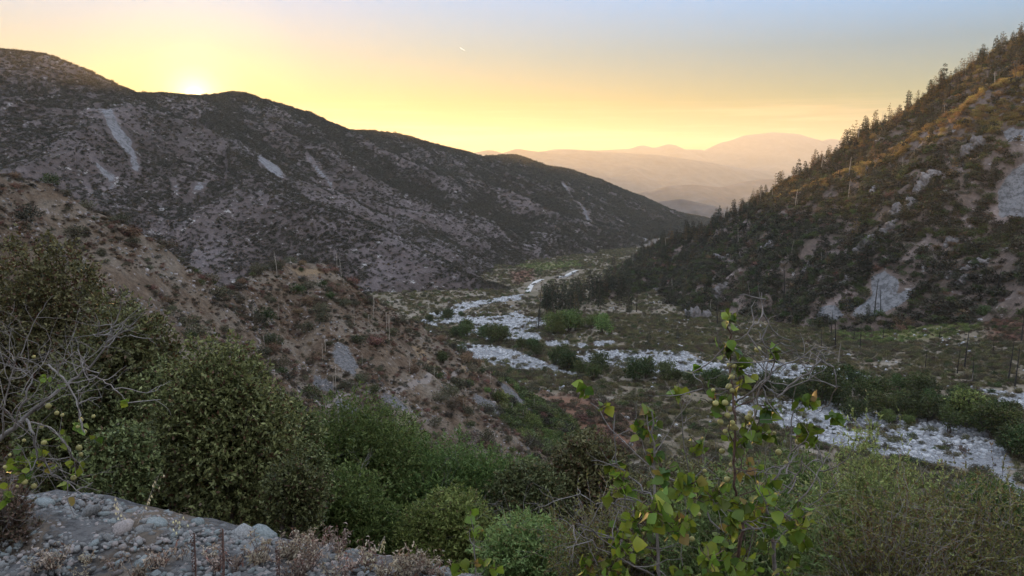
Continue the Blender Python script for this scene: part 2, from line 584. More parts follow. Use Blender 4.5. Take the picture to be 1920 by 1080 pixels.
LEFT_SCREE = world_polys([
    [(178, 195), (195, 203), (228, 240), (250, 270), (262, 310), (258, 330), (246, 316), (240, 290), (212, 262), (196, 225)],
    [(168, 291), (180, 297), (200, 318), (222, 330), (215, 350), (204, 352), (200, 336), (182, 315)],
    [(153, 332), (160, 334), (176, 360), (170, 364)],
    [(572, 288), (580, 290), (604, 320), (628, 352), (622, 354), (596, 324)],
    [(482, 288), (500, 300), (520, 312), (535, 335), (520, 330), (500, 318), (486, 304)],
    [(322, 336), (332, 345), (336, 364), (328, 362)],
    [(345, 370), (365, 350), (388, 336), (384, 358), (360, 362), (348, 376)],
    [(1050, 340), (1060, 345), (1092, 385), (1110, 420), (1100, 415), (1075, 375)],
    [(930, 500), (952, 498), (964, 508), (950, 514)]])
RIGHT_SCREE = world_polys([
    [(1870, 358), (1895, 322), (1920, 300), (1960, 280), (1990, 420), (1920, 408), (1895, 400), (1872, 405)],
    [(1878, 240), (1905, 235), (1930, 245), (1930, 268), (1895, 266)],
    [(1632, 518), (1660, 510), (1684, 520), (1686, 548), (1716, 534), (1722, 542), (1695, 568), (1640, 590), (1596, 595), (1612, 570), (1634, 552)],
    [(1535, 575), (1570, 570), (1592, 590), (1560, 600), (1528, 598)]])
SPUR_SCREE = world_polys([
    [(628, 640), (652, 650), (672, 690), (664, 705), (640, 690), (620, 670)],
    [(712, 738), (740, 742), (775, 768), (760, 772), (725, 756)],
    [(625, 745), (650, 750), (690, 780), (640, 790)],
    [(930, 712), (950, 722), (1000, 762), (1012, 778), (985, 772), (950, 745)],
    [(590, 700), (620, 715), (640, 735), (612, 735), (585, 718)],
    [(880, 748), (900, 742), (960, 772), (1000, 790), (940, 788)]])
SPUR_GRASS = world_polys([
    [(770, 645), (790, 648), (802, 668), (785, 672)],
    [(800, 672), (830, 690), (838, 712), (815, 706)],
    [(862, 684), (885, 686), (896, 704), (872, 704)],
    [(540, 500), (600, 503), (625, 512), (560, 515)]])
_trail = hit([(560, 752), (590, 752), (630, 745), (665, 737), (700, 733), (735, 732), (765, 723), (800, 714), (830, 704), (862, 694)], h_spur)
_trail = _trail[~np.isnan(_trail[:, 0])]

def floor_poly(p):
    return hit(p, h_base)
RIVER = [floor_poly(p) for p in [
    [(788, 588), (860, 574), (930, 560), (985, 553), (988, 562), (930, 570), (880, 580), (830, 592), (800, 598)],
    [(800, 602), (850, 592), (900, 596), (870, 606), (815, 614)],
    [(880, 612), (912, 596), (955, 600), (994, 612), (992, 640), (950, 638), (905, 634), (862, 626)],
    [(868, 648), (900, 644), (955, 656), (1010, 668), (1060, 690), (1095, 704), (1060, 706), (1010, 696), (950, 690), (890, 674)],
    [(1084, 660), (1150, 656), (1230, 656), (1290, 660), (1312, 684), (1260, 690), (1190, 694), (1130, 686)],
    [(1000, 640), (1060, 640), (1090, 652), (1040, 655)],
    [(1370, 690), (1440, 684), (1520, 686), (1600, 694), (1628, 706), (1560, 716), (1470, 716), (1390, 706)],
    [(1370, 744), (1440, 748), (1520, 756), (1620, 768), (1720, 780), (1800, 796), (1870, 812), (1900, 850), (1915, 925), (1896, 930), (1850, 880), (1800, 872), (1740, 866), (1680, 850), (1600, 846), (1520, 832), (1430, 800), (1370, 770)],
    [(1826, 732), (1880, 736), (1990, 745), (1990, 772), (1920, 768), (1850, 752)],
    [(1090, 655), (1120, 640), (1160, 642), (1130, 655)],
    [(1060, 672), (1130, 690), (1240, 700), (1360, 704), (1400, 690), (1300, 672), (1180, 664)],
    [(870, 600), (960, 588), (1010, 600), (1000, 622), (930, 616)]]]
CREEK = [floor_poly(p) for p in [
    [(988, 546), (994, 534), (1004, 528), (1017, 523), (1019, 525), (1007, 531), (1000, 537), (995, 546)],
    [(1040, 520), (1062, 516), (1072, 510), (1080, 507), (1080, 511), (1068, 518), (1045, 523)]]]
RED = [floor_poly(p) for p in [[(1010, 740), (1100, 745), (1180, 775), (1200, 830), (1160, 860), (1090, 830), (1040, 790)],
                               [(955, 510), (1000, 505), (1000, 525), (965, 535)],
                               [(1850, 600), (1920, 590), (1920, 640), (1860, 640)]]]
GREEN = [floor_poly(p) for p in [[(1560, 600), (1700, 585), (1800, 590), (1850, 605), (1780, 630), (1600, 640)],
                                 [(960, 495), (1080, 490), (1090, 500), (1010, 508)]]]

def strip_sheet(name, px, width, mat, lift=0.25):
    """a draped strip of track or path along picture points"""
    W = hit(px, h_base)
    t = np.linspace(0, len(W) - 1, 8 * len(W))
    C = np.stack([np.interp(t, np.arange(len(W)), W[:, c]) for c in range(2)], 1)
    T = np.gradient(C, axis=0); T /= np.linalg.norm(T, axis=1, keepdims=True)
    Nn = np.stack([-T[:, 1], T[:, 0]], 1)
    V = []
    for k in (-1, -.33, .33, 1):
        q = C + Nn * width * .5 * k
        V.append(np.stack([q[:, 0], q[:, 1], h_base(q[:, 0], q[:, 1]) + lift], 1))
    n = len(C)
    V = np.concatenate(V)
    i = np.arange(n - 1)
    Q = np.concatenate([np.stack([i + r * n, i + 1 + r * n, i + 1 + (r + 1) * n, i + (r + 1) * n], 1) for r in range(3)])
    o = link(name, mesh_np(name, V, Q, True), mat)
    tag(o, kind='structure')
TRACKS = [hit(q, h_base) for q in ([(990, 548), (995, 537), (1004, 529), (1017, 524)], [(1040, 521), (1060, 517), (1072, 511), (1082, 507)])]

# broad ground sheet out to the horizon, kept under the finer sheets
def graded(lo, hi, a, n):
    u = np.linspace(math.asinh(lo / a), math.asinh(hi / a), n)
    return a * np.sinh(u)

def h_sheet(x, y):
    z = h_base(x, y)
    inner = (x > -170) & (x < 470) & (y > 18) & (y < 1480)
    near = (x > -13) & (x < 13) & (y > -2) & (y < 20)
    z = np.where(inner, z - 5.0, z)
    z = np.where(near, z - 1.5, z)
    return z
V, Q = grid_mesh('ground', graded(-18000, 18000, 12, 270), graded(-400, 18000, 12, 270), h_sheet)
g = link('ground', mesh_np('ground', V, Q, True), M_GROUND)
tag(g, kind='structure')

# the stony shoulder and bank at the photographer's feet
def h_bank(x, y):
    return h_base(x, y) + 0.035 * fbm(x / 0.16, y / 0.16, 75, 3)
V, Q = grid_mesh('bank', np.linspace(-13, 13, 330), np.linspace(-2, 20, 300), h_bank)
bk = np.clip(1.6 - np.hypot((V[:, 0] + 1.2) / 2.6, (V[:, 1] - 2.6) / 2.6), 0, 1) * np.clip(0.62 + 0.9 * fbm(V[:, 0] / .6, V[:, 1] / .6, 411, 3), 0, 1)
g = link('stony_bank', mesh_np('stony_bank', V, Q, True, {'scree': bk}), M_GROUND)
tag(g, kind='structure')

# valley floor with its dry river bed
def h_valley(x, y):
    return h_base(x, y) + 0.02
V, Q = grid_mesh('valley', np.linspace(-170, 470, 300), 18 + 1462 * np.linspace(0, 1, 520) ** 1.35, h_valley)
_k = V[:, 1] / 300
_wx = V[:, 0] + 9 * _k * fbm(V[:, 0] / 26, V[:, 1] / 26, 91, 4); _wy = V[:, 1] + 11 * _k * fbm(V[:, 0] / 26 + 40, V[:, 1] / 26, 92, 4)
riv = np.maximum(mask_of(_wx, _wy, RIVER, 6.0), mask_of(V[:, 0], V[:, 1], CREEK, 3.0))
red = mask_of(V[:, 0], V[:, 1], RED, 14.0)
grn = mask_of(V[:, 0], V[:, 1], GREEN, 18.0)
g = link('valley_floor', mesh_np('valley_floor', V, Q, True, {'scree': riv, 'red': red, 'grass': grn}), M_FLOOR)
tag(g, kind='structure')

M_TRACK = soil_mat('track_dust', [(0.42, 0.41, 0.39), (0.48, 0.47, 0.45), (0.55, 0.54, 0.52)], 0.2, 1.0, (0.5, 0.5, 0.48), 0.7, 0.2, 0.1)
strip_sheet('track', [(990, 548), (995, 537), (1004, 529), (1017, 524)], 4.2, M_TRACK)
strip_sheet('track', [(1040, 521), (1060, 517), (1072, 511), (1082, 507)], 4.0, M_TRACK)

# reddish spur hill on the near left
V, Q = grid_mesh('spur', np.linspace(-200, 60, 370), np.linspace(20, 330, 400), h_spur)
scr = mask_of(V[:, 0], V[:, 1], SPUR_SCREE, 1.6)
gra = mask_of(V[:, 0], V[:, 1], SPUR_GRASS, 1.5)
d = np.full(len(V), 1e9)
for a_, b_ in zip(_trail[:-1], _trail[1:]):
    e_ = b_[:2] - a_[:2]
    t_ = np.clip(((V[:, :2] - a_[:2]) @ e_) / (e_ @ e_ + 1e-9), 0, 1)
    d = np.minimum(d, np.linalg.norm(V[:, :2] - a_[:2] - t_[:, None] * e_, axis=1))
g = link('spur_hill', mesh_np('spur_hill', V, Q, True, {'scree': scr, 'grass': gra, 'path': np.clip(1.0 - d / 1.2, 0, 1)}), M_SPUR)
tag(g, kind='structure')

# long chaparral mountain closing the valley on the left
V, Q = grid_mesh('left', np.linspace(-1050, 1150, 520), 420 + 2900 * np.linspace(0, 1, 460) ** 1.4, h_left)
scr = mask_of(V[:, 0], V[:, 1], LEFT_SCREE, 4.5) * .82
g = link('chaparral_mountain', mesh_np('chaparral_mountain', V, Q, True, {'scree': scr}), M_LEFT)
tag(g, kind='structure')

# steep forested mountain on the right
V, Q = grid_mesh('right', np.linspace(20, 800, 420), np.linspace(330, 1150, 400), h_right)
scr = mask_of(V[:, 0], V[:, 1], RIGHT_SCREE, 2.5)
g = link('forested_mountain', mesh_np('forested_mountain', V, Q, True, {'scree': scr}), M_RIGHT)
tag(g, kind='structure')

# far hills and mountain ranges beyond the canyon mouth
def far_range(name, crest, k, rr, span, amp, lam, seed, n=(200, 120)):
    P = pts(*crest)
    x0, x1, y0, y1 = span
    def hf(x, y):
        h, d, s = crest_field(x, y, [(P, k, rr)])
        a = np.clip(d / (lam * 0.8), 0.08, 1)
        return h - a * amp * (1 - ridged(x / lam, y / lam, seed, 5)) * 1.3 + a * amp * .4
    V, Q = grid_mesh(name, np.linspace(x0, x1, n[0]), np.linspace(y0, y1, n[1]), hf)
    o = link(name, mesh_np(name, V, Q, True), M_FARHILL)
    tag(o, kind='structure')
def scaled(c, k):
    return [(a, b, y * k) for a, b, y in c]
far_range('dark_foothill', [(1180, 395, 3300), (1235, 378, 3400), (1275, 373, 3450), (1330, 385, 3600), (1390, 405, 3700), (1480, 420, 3800)], 0.35, 40, (300, 1700, 2800, 4400), 36, 240, 201)
far_range('far_foothills', scaled([(1000, 400, 5600), (1130, 392, 6000), (1215, 366, 6200), (1262, 347, 6400), (1300, 345, 6500), (1350, 350, 6600), (1400, 340, 6800), (1440, 336, 7000), (1560, 330, 7200), (1760, 340, 7400)], 0.85), 0.32, 70, (-600, 4800, 4300, 7300), 100, 510, 202)
far_range('far_mountain_range', scaled([(500, 320, 11000), (760, 306, 11500), (880, 292, 11800), (918, 281, 11900), (945, 288, 12000), (972, 278, 12000), (1010, 284, 12100), (1060, 280, 12300), (1130, 284, 12500), (1230, 290, 12500), (1330, 305, 12600), (1480, 330, 12700), (1700, 345, 12800)], 0.8), 0.36, 95, (-4500, 6400, 7600, 12000), 210, 1040, 203)
far_range('far_high_mountains', scaled([(820, 300, 15500), (1000, 287, 15800), (1040, 279, 16000), (1120, 281, 16000), (1180, 278, 16200), (1205, 272, 16300), (1225, 276, 16300), (1255, 269, 16400), (1285, 279, 16500), (1320, 280, 16600), (1365, 264, 16800),
          (1405, 252, 17000), (1450, 247, 17000), (1492, 250, 17000), (1525, 260, 17200), (1545, 266, 17400), (1560, 260, 17600), (1585, 264, 17700), (1700, 282, 17800), (1900, 300, 18000)], 0.8), 0.40, 110, (-2700, 10800, 10800, 16800), 320, 1600, 204)

# evening haze filling the canyon
def haze_box():
    x0, x1, y0, y1, z0, z1 = -18500, 18500, -800, 18500, -380, 860
    Vb = [(x, y, z) for z in (z0, z1) for y in (y0, y1) for x in (x0, x1)]
    Qb = [(0, 2, 3, 1), (4, 5, 7, 6), (0, 1, 5, 4), (2, 6, 7, 3), (0, 4, 6, 2), (1, 3, 7, 5)]
    m = bpy.data.materials.new('haze_air')
    m.use_nodes = True
    nt = m.node_tree
    nt.nodes.clear()
    o = nt.nodes.new('ShaderNodeOutputMaterial')
    pv = nt.nodes.new('ShaderNodeVolumePrincipled')
    pv.inputs['Density Attribute'].default_value = ''
    pv.inputs['Color'].default_value = (1.0, 0.92, 0.79, 1)
    pv.inputs['Density'].default_value = HAZE
    pv.inputs['Anisotropy'].default_value = 0.42
    nt.links.new(pv.outputs[0], o.inputs['Volume'])
    m.cycles.homogeneous_volume = True
    h = link('haze', mesh_np('haze', Vb, np.array(Qb)), m)
    tag(h, kind='stuff', label='pale evening haze filling the canyon and the plain beyond')
HAZE = 4.6e-5
haze_box()

# ------------------------------------------------------------------ plant and stone materials
def leaf_mat(name, dark, light, alt, alt_amt=0.12, transl=0.3, rough=0.6, var=0.35, spec=0.25, byobj=False):
    m, nt, p = new_mat(name)
    geo = nt.nodes.new('ShaderNodeNewGeometry')
    oi = nt.nodes.new('ShaderNodeObjectInfo')
    isl = oi.outputs['Random'] if byobj else geo.outputs['Random Per Island']
    c = mixc(nt, dark, light, isl)
    # a share of leaves has turned
    r2 = mth(nt, 'FRACT', mth(nt, 'MULTIPLY', isl, 37.7))
    c = mixc(nt, c, alt, mth(nt, 'LESS_THAN', r2, alt_amt))
    v = mth(nt, 'MULTIPLY_ADD', oi.outputs['Random'], 2 * var, 1 - var)
    sc = nt.nodes.new('ShaderNodeVectorMath'); sc.operation = 'SCALE'
    nt.links.new(c, sc.inputs[0]); nt.links.new(v, sc.inputs['Scale'])
    hs = nt.nodes.new('ShaderNodeHueSaturation')
    nt.links.new(sc.outputs[0], hs.inputs['Color'])
    nt.links.new(mth(nt, 'MULTIPLY_ADD', mth(nt, 'FRACT', mth(nt, 'MULTIPLY', oi.outputs['Random'], 13.3)), 0.06, 0.47), hs.inputs['Hue'])
    nt.links.new(hs.outputs[0], p.inputs['Base Color'])
    p.inputs['Roughness'].default_value = rough
    p.inputs['Specular IOR Level'].default_value = spec
    t = nt.nodes.new('ShaderNodeBsdfTranslucent')
    nt.links.new(hs.outputs[0], t.inputs['Color'])
    mx = nt.nodes.new('ShaderNodeMixShader')
    mx.inputs[0].default_value = transl
    nt.links.new(p.outputs[0], mx.inputs[1]); nt.links.new(t.outputs[0], mx.inputs[2])
    nt.links.new(mx.outputs[0], nt.nodes['Material Output'].inputs[0])
    return m

def plain_mat(name, a, b, scale, rough=0.9, bump=0.3, bd=0.02, var=0.2):
    m, nt, p = new_mat(name)
    v = objcoord(nt)
    oi = nt.nodes.new('ShaderNodeObjectInfo')
    off = nt.nodes.new('ShaderNodeVectorMath'); off.operation = 'ADD'
    nt.links.new(v, off.inputs[0])
    cmb = nt.nodes.new('ShaderNodeCombineXYZ')
    nt.links.new(mth(nt, 'MULTIPLY', oi.outputs['Random'], 50.0), cmb.inputs[0])
    nt.links.new(cmb.outputs[0], off.inputs[1])
    n = noise(nt, off.outputs[0], scale, 6, 0.65)
    r = ramp(nt, [(0.32, a), (0.66, b)])
    nt.links.new(n, r.inputs[0])
    k = mth(nt, 'MULTIPLY_ADD', oi.outputs['Random'], 2 * var, 1 - var)
    sc = nt.nodes.new('ShaderNodeVectorMath'); sc.operation = 'SCALE'
    nt.links.new(r.outputs[0], sc.inputs[0]); nt.links.new(k, sc.inputs['Scale'])
    nt.links.new(sc.outputs[0], p.inputs['Base Color'])
    p.inputs['Roughness'].default_value = rough
    p.inputs['Specular IOR Level'].default_value = 0.2
    b_ = N(nt, 'ShaderNodeBump', i_Strength=bump, i_Distance=bd)
    nt.links.new(n, b_.inputs['Height'])
    nt.links.new(b_.outputs[0], p.inputs['Normal'])
    return m

L_OAK = leaf_mat('scrub_oak_leaf', (0.030, 0.042, 0.013), (0.225, 0.26, 0.10), (0.10, 0.062, 0.030), 0.09, 0.22, 0.55, 0.35, 0.3)
L_SUMAC = leaf_mat('olive_shrub_leaf', (0.042, 0.045, 0.015), (0.24, 0.245, 0.10), (0.12, 0.070, 0.032), 0.13, 0.22, 0.55, 0.35, 0.3)
L_GREEN = leaf_mat('green_shrub_leaf', (0.050, 0.085, 0.020), (0.20, 0.255, 0.075), (0.12, 0.11, 0.04), 0.08, 0.32)
L_BROOM = leaf_mat('pale_broom_leaf', (0.09, 0.125, 0.035), (0.27, 0.32, 0.11), (0.20, 0.17, 0.07), 0.12, 0.3)
L_WIRY = leaf_mat('yellowing_broom_leaf', (0.10, 0.105, 0.03), (0.28, 0.27, 0.09), (0.16, 0.10, 0.05), 0.3, 0.3)
L_FRUIT = leaf_mat('fruit_shrub_leaf', (0.045, 0.085, 0.010), (0.19, 0.255, 0.03), (0.22, 0.17, 0.045), 0.06, 0.4, 0.45, 0.1, 0.3, True)
L_BROWN = leaf_mat('brown_shrub_leaf', (0.060, 0.042, 0.028), (0.12, 0.080, 0.055), (0.07, 0.065, 0.035), 0.3, 0.15)
L_CHAP = leaf_mat('chaparral_leaf', (0.024, 0.025, 0.017), (0.058, 0.056, 0.036), (0.075, 0.055, 0.04), 0.2, 0.1, 0.7, 0.45)
L_FLOOR = leaf_mat('flat_scrub_leaf', (0.080, 0.075, 0.030), (0.17, 0.16, 0.065), (0.12, 0.085, 0.05), 0.2, 0.15, 0.7)
L_SUNTINT = leaf_mat('sun_tinted_brush_leaf', (0.15, 0.11, 0.04), (0.36, 0.25, 0.09), (0.30, 0.19, 0.08), 0.2, 0.5, 0.7)  # dry ridge brush, its gold brightened to paint in low sunlight
L_GREY = leaf_mat('grey_shrub_leaf', (0.048, 0.050, 0.028), (0.12, 0.12, 0.065), (0.11, 0.08, 0.055), 0.15, 0.15, 0.7)
L_REDDRY = leaf_mat('dry_red_shrub_leaf', (0.10, 0.055, 0.040), (0.20, 0.115, 0.080), (0.22, 0.16, 0.09), 0.15, 0.15, 0.8)
L_ALDER = leaf_mat('riverside_leaf', (0.022, 0.038, 0.010), (0.08, 0.11, 0.030), (0.08, 0.075, 0.03), 0.1, 0.2)
L_FIR = leaf_mat('fir_needle', (0.014, 0.020, 0.011), (0.042, 0.050, 0.026), (0.06, 0.045, 0.025), 0.12, 0.08, 0.7)
L_FIRDRY = leaf_mat('scorched_fir_needle', (0.07, 0.046, 0.02), (0.19, 0.115, 0.048), (0.05, 0.05, 0.025), 0.3, 0.45, 0.7)
L_DRY = leaf_mat('dry_herb_leaf', (0.20, 0.16, 0.12), (0.42, 0.35, 0.27), (0.19, 0.11, 0.075), 0.15, 0.25, 0.8)
L_OAT = leaf_mat('oat_husk', (0.55, 0.48, 0.30), (0.75, 0.68, 0.46), (0.5, 0.4, 0.25), 0.1, 0.45, 0.6)
B_GREY = plain_mat('grey_twig_bark', (0.11, 0.10, 0.092), (0.24, 0.22, 0.205), 40, 0.85, 0.3, 0.003)
B_STEM = plain_mat('green_broom_stem', (0.10, 0.12, 0.055), (0.21, 0.24, 0.12), 30, 0.8, 0.2, 0.002)
B_DARK = plain_mat('dark_bark', (0.045, 0.036, 0.03), (0.11, 0.09, 0.075), 18, 0.9, 0.5, 0.01)
B_RED = plain_mat('reddish_stem_bark', (0.06, 0.038, 0.03), (0.13, 0.085, 0.07), 60, 0.8, 0.3, 0.003)
B_CHAR = plain_mat('charred_trunk', (0.012, 0.011, 0.011), (0.045, 0.04, 0.038), 1.2, 0.95, 0.4, 0.05)
B_PALE = plain_mat('pale_dead_wood', (0.25, 0.215, 0.18), (0.45, 0.40, 0.34), 3.0, 0.9, 0.3, 0.02)
B_TRUNK = plain_mat('fir_bark', (0.05, 0.038, 0.03), (0.13, 0.10, 0.08), 2.0, 0.95, 0.4, 0.05)
B_MULLEIN = plain_mat('dead_stalk_brown', (0.07, 0.045, 0.038), (0.15, 0.095, 0.078), 50, 0.95, 0.5, 0.004)
R_GREY = plain_mat('bank_stone', (0.09, 0.092, 0.09), (0.25, 0.25, 0.242), 9, 0.9, 0.5, 0.02, 0.38)
R_TEAL = plain_mat('blue_grey_boulder', (0.12, 0.145, 0.145), (0.26, 0.285, 0.28), 7, 0.88, 0.6, 0.03, 0.15)
R_BROWN = plain_mat('brown_stone', (0.17, 0.15, 0.14), (0.31, 0.28, 0.265), 9, 0.9, 0.5, 0.02, 0.3)
R_WHITE = plain_mat('river_boulder', (0.22, 0.225, 0.23), (0.42, 0.425, 0.43), 1.6, 0.9, 0.5, 0.1, 0.28)
R_CLIFF = plain_mat('pale_crag_rock', (0.085, 0.075, 0.072), (0.25, 0.232, 0.225), 0.6, 0.92, 0.9, 0.8, 0.15)
M_FRUITSKIN = plain_mat('fruit_skin', (0.21, 0.21, 0.07), (0.38, 0.34, 0.14), 45, 0.45, 0.1, 0.002, 0.2)

# ------------------------------------------------------------------ shape builders
def unit(n):
    v = RNG.normal(size=(n, 3))
    return v / np.linalg.norm(v, axis=1, keepdims=True)

def crown_mesh(name, lobes, n_sprig, per, leaf_l, leaf_w, depth=0.45, spread=1.0, up=0.25, fold=0.25, floor=None):
    """sprigs of leaves spread through the outer part of several overlapping lobes"""
    lobes = [(np.array(c, float), np.array(r, float)) for c, r in lobes]
    w = np.array([np.mean(r) ** 2 for _, r in lobes]); w /= w.sum()
    idx = RNG.choice(len(lobes), n_sprig, p=w)
    C = np.array([lobes[i][0] for i in idx]); R = np.array([lobes[i][1] for i in idx])
    u = unit(n_sprig)
    rad = 1.0 - depth * RNG.random(n_sprig) ** 1.6
    lump = 0.76 + 0.46 * vnoise(u[:, 0] * 3.6 + idx * 7.3 + 50, u[:, 1] * 3.6 + u[:, 2] * 2.7 + 50, 3)
    lump = lump + (RNG.random(n_sprig) < .05) * .22 * RNG.random(n_sprig)
    S = C + u * R * (rad * lump)[:, None]
    if floor is not None:
        k = S[:, 2] > floor
        S, u = S[k], u[k]
    n = len(S)
    D = np.repeat(u * np.array([1, 1, .8]) + np.array([0, 0, up]), per, 0)
    D = D / np.linalg.norm(D, axis=1, keepdims=True)
    P = np.repeat(S, per, 0) + D * (RNG.random((n * per, 1)) - 0.4) * leaf_l * 2.2 * spread
    LD = D * 0.55 + unit(n * per) * 0.9
    mb = MB()
    ll = leaf_l * (0.65 + 0.7 * RNG.random(n * per))
    mb.leaves(P, LD, ll, ll * (leaf_w / leaf_l), fold)
    return mb.mesh(name)

def wander(p0, p1, n, wob):
    p0, p1 = np.array(p0, float), np.array(p1, float)
    t = np.linspace(0, 1, n)[:, None]
    P = p0 + (p1 - p0) * t
    L = np.linalg.norm(p1 - p0)
    o = np.cumsum(RNG.normal(size=(n, 3)) * wob * L / n, 0)
    o = o - o[0] - (o[-1] - o[0]) * t
    return P + o

def twig_tree(mb, p0, d, L, r, depth, out=None, bend=0.25, kids=(2, 4), k=4):
    """recursive branch; out collects tips and directions"""
    d = np.array(d, float); d /= np.linalg.norm(d)
    n = 5
    P = [np.array(p0, float)]; dd = d.copy()
    for i in range(n):
        dd = dd + RNG.normal(size=3) * bend * 0.5 + np.array([0, 0, .03]); dd /= np.linalg.norm(dd)
        P.append(P[-1] + dd * L / n)
    P = np.array(P)
    mb.tube(P, np.linspace(r, r * 0.5, n + 1), k)
    if out is not None: out.append((P[-1], dd.copy(), depth))
    if depth <= 0: return
    for _ in range(RNG.integers(*kids)):
        i = RNG.integers(2, n + 1)
        nd = dd * 0.7 + RNG.normal(size=3) * 0.62
        twig_tree(mb, P[i], nd, L * (0.5 + 0.3 * RNG.random()), r * 0.55, depth - 1, out, bend, kids, max(3, k - 1))

def stem_mesh(name, base, lobes, r0, k=6):
    mb = MB()
    for c, r in lobes:
        c = np.array(c, float)
        mb.tube(wander(np.array(base) + RNG.normal(size=3) * r0 * np.array([1, 1, 0]), c, 7, 0.25), np.linspace(r0, r0 * 0.3, 7), k)
        for _ in range(3):
            e = c + unit(1)[0] * np.array(r) * 0.75
            mb.tube(wander(c + (np.array(base) - c) * 0.2, e, 5, 0.25), np.linspace(r0 * 0.4, r0 * 0.12, 5), 4)
    return mb.mesh(name, True)

def ico(sub):
    import bmesh
    bm = bmesh.new()
    bmesh.ops.create_icosphere(bm, subdivisions=sub, radius=1.0)
    V = np.array([v.co[:] for v in bm.verts]); T = np.array([[v.index for v in f.verts] for f in bm.faces])
    bm.free()
    return V, T
ICO = {s: ico(s) for s in (1, 2, 3, 4)}

def stone_mesh(name, sub, seed, rough=0.28, flat=0.7, cuts=7):
    rg = np.random.default_rng(seed)
    V, T = ICO[sub]
    V = V.copy()
    for _ in range(cuts):                      # broken faces
        n = rg.normal(size=3); n /= np.linalg.norm(n)
        c = 0.55 + 0.35 * rg.random()
        d = V @ n
        V = V - np.outer(np.maximum(d - c, 0) * 0.9, n)
    s = rg.random(3) * 20
    d = 0
    for o in range(3):
        f = 1.7 * 2 ** o
        d = d + (vnoise(V[:, 0] * f + s[0] + V[:, 2] * f * .7, V[:, 1] * f + s[1] - V[:, 2] * f * .6, seed) - .5) / 1.8 ** o
    V = V * (1 + rough * d)[:, None] * np.array([1, 0.65 + 0.5 * rg.random(), flat * (0.75 + 0.5 * rg.random())])
    return mesh_np(name, V, T, sub >= 3 and False)

def copy_tree(o, name=None):
    """a copy of a thing with copies of its parts"""
    c = o.copy(); COL.objects.link(c)
    for ch in o.children:
        d = ch.copy(); COL.objects.link(d); d.parent = c
    return c

def pick_land(n, x0, x1, y0, y1, hf, cond=None, lift=1.0, margin=40):
    """random standing places on the land that the view takes in"""
    out = []
    got = 0
    m = int(2.5 * n) + 400
    for _ in range(14):
        x = x0 + (x1 - x0) * RNG.random(m); y = y0 + (y1 - y0) * RNG.random(m)
        k = np.abs(x) < 0.70 * y + 4
        x, y = x[k], y[k]
        z = hf(x, y)
        P = np.stack([x, y, z], 1)
        q = project(P)
        P = P[(q[:, 0] > -margin) & (q[:, 0] < 1920 + margin) & (q[:, 1] > -60) & (q[:, 1] < 1080 + margin)]
        P = P[visible(P, lift)]
        if len(P) and cond is not None: P = P[cond(P[:, 0], P[:, 1], P[:, 2])]
        if len(P): P = P[on_top(P[:, 0], P[:, 1], P[:, 2])]
        out.append(P); got += len(P)
        if got >= n: break
    return np.concatenate(out)[:n]

def instancer(name, protos, P, S, label, tilt=0.12, idx=None, rotz=None):
    """one object of uncountable alike growth or stones: instances of the given shapes on points"""
    P = np.asarray(P, float); n = len(P)
    S = np.asarray(S, float)
    if S.ndim == 1: S = np.stack([S, S, S], 1)
    me = bpy.data.meshes.new(name)
    me.vertices.add(n)
    me.vertices.foreach_set('co', P.astype(np.float32).ravel())
    rot = np.stack([RNG.normal(size=n) * tilt, RNG.normal(size=n) * tilt, RNG.random(n) * 6.283 if rotz is None else rotz], 1)
    a = me.attributes.new('rot', 'FLOAT_VECTOR', 'POINT'); a.data.foreach_set('vector', rot.astype(np.float32).ravel())
    a = me.attributes.new('siz', 'FLOAT_VECTOR', 'POINT'); a.data.foreach_set('vector', S.astype(np.float32).ravel())
    a = me.attributes.new('idx', 'INT', 'POINT')
    a.data.foreach_set('value', (RNG.integers(0, len(protos), n) if idx is None else idx).astype(np.int32))
    o = bpy.data.objects.new(name, me); COL.objects.link(o)
    tag(o, label, kind='stuff')
    gt = bpy.data.node_groups.new(name + '_nodes', 'GeometryNodeTree')
    gt.interface.new_socket('Geometry', in_out='INPUT', socket_type='NodeSocketGeometry')
    gt.interface.new_socket('Geometry', in_out='OUTPUT', socket_type='NodeSocketGeometry')
    gi = gt.nodes.new('NodeGroupInput'); go = gt.nodes.new('NodeGroupOutput')
    iop = gt.nodes.new('GeometryNodeInstanceOnPoints')
    gg = gt.nodes.new('GeometryNodeGeometryToInstance')
    for pr in reversed(protos):
        oi = gt.nodes.new('GeometryNodeObjectInfo')
        oi.inputs['Object'].default_value = pr
        oi.inputs['As Instance'].default_value = True
        gt.links.new(oi.outputs['Geometry'], gg.inputs[0])
    def na(nm, typ):
        q = gt.nodes.new('GeometryNodeInputNamedAttribute'); q.data_type = typ
        q.inputs['Name'].default_value = nm
        return q.outputs['Attribute']
    gt.links.new(gi.outputs[0], iop.inputs['Points'])
    gt.links.new(gg.outputs[0], iop.inputs['Instance'])
    iop.inputs['Pick Instance'].default_value = True
    gt.links.new(na('idx', 'INT'), iop.inputs['Instance Index'])
    e2r = gt.nodes.new('FunctionNodeEulerToRotation')
    gt.links.new(na('rot', 'FLOAT_VECTOR'), e2r.inputs[0])
    gt.links.new(e2r.outputs[0], iop.inputs['Rotation'])
    gt.links.new(na('siz', 'FLOAT_VECTOR'), iop.inputs['Scale'])
    gt.links.new(iop.outputs[0], go.inputs[0])
    md = o.modifiers.new('instances', 'NODES'); md.node_group = gt
    return o

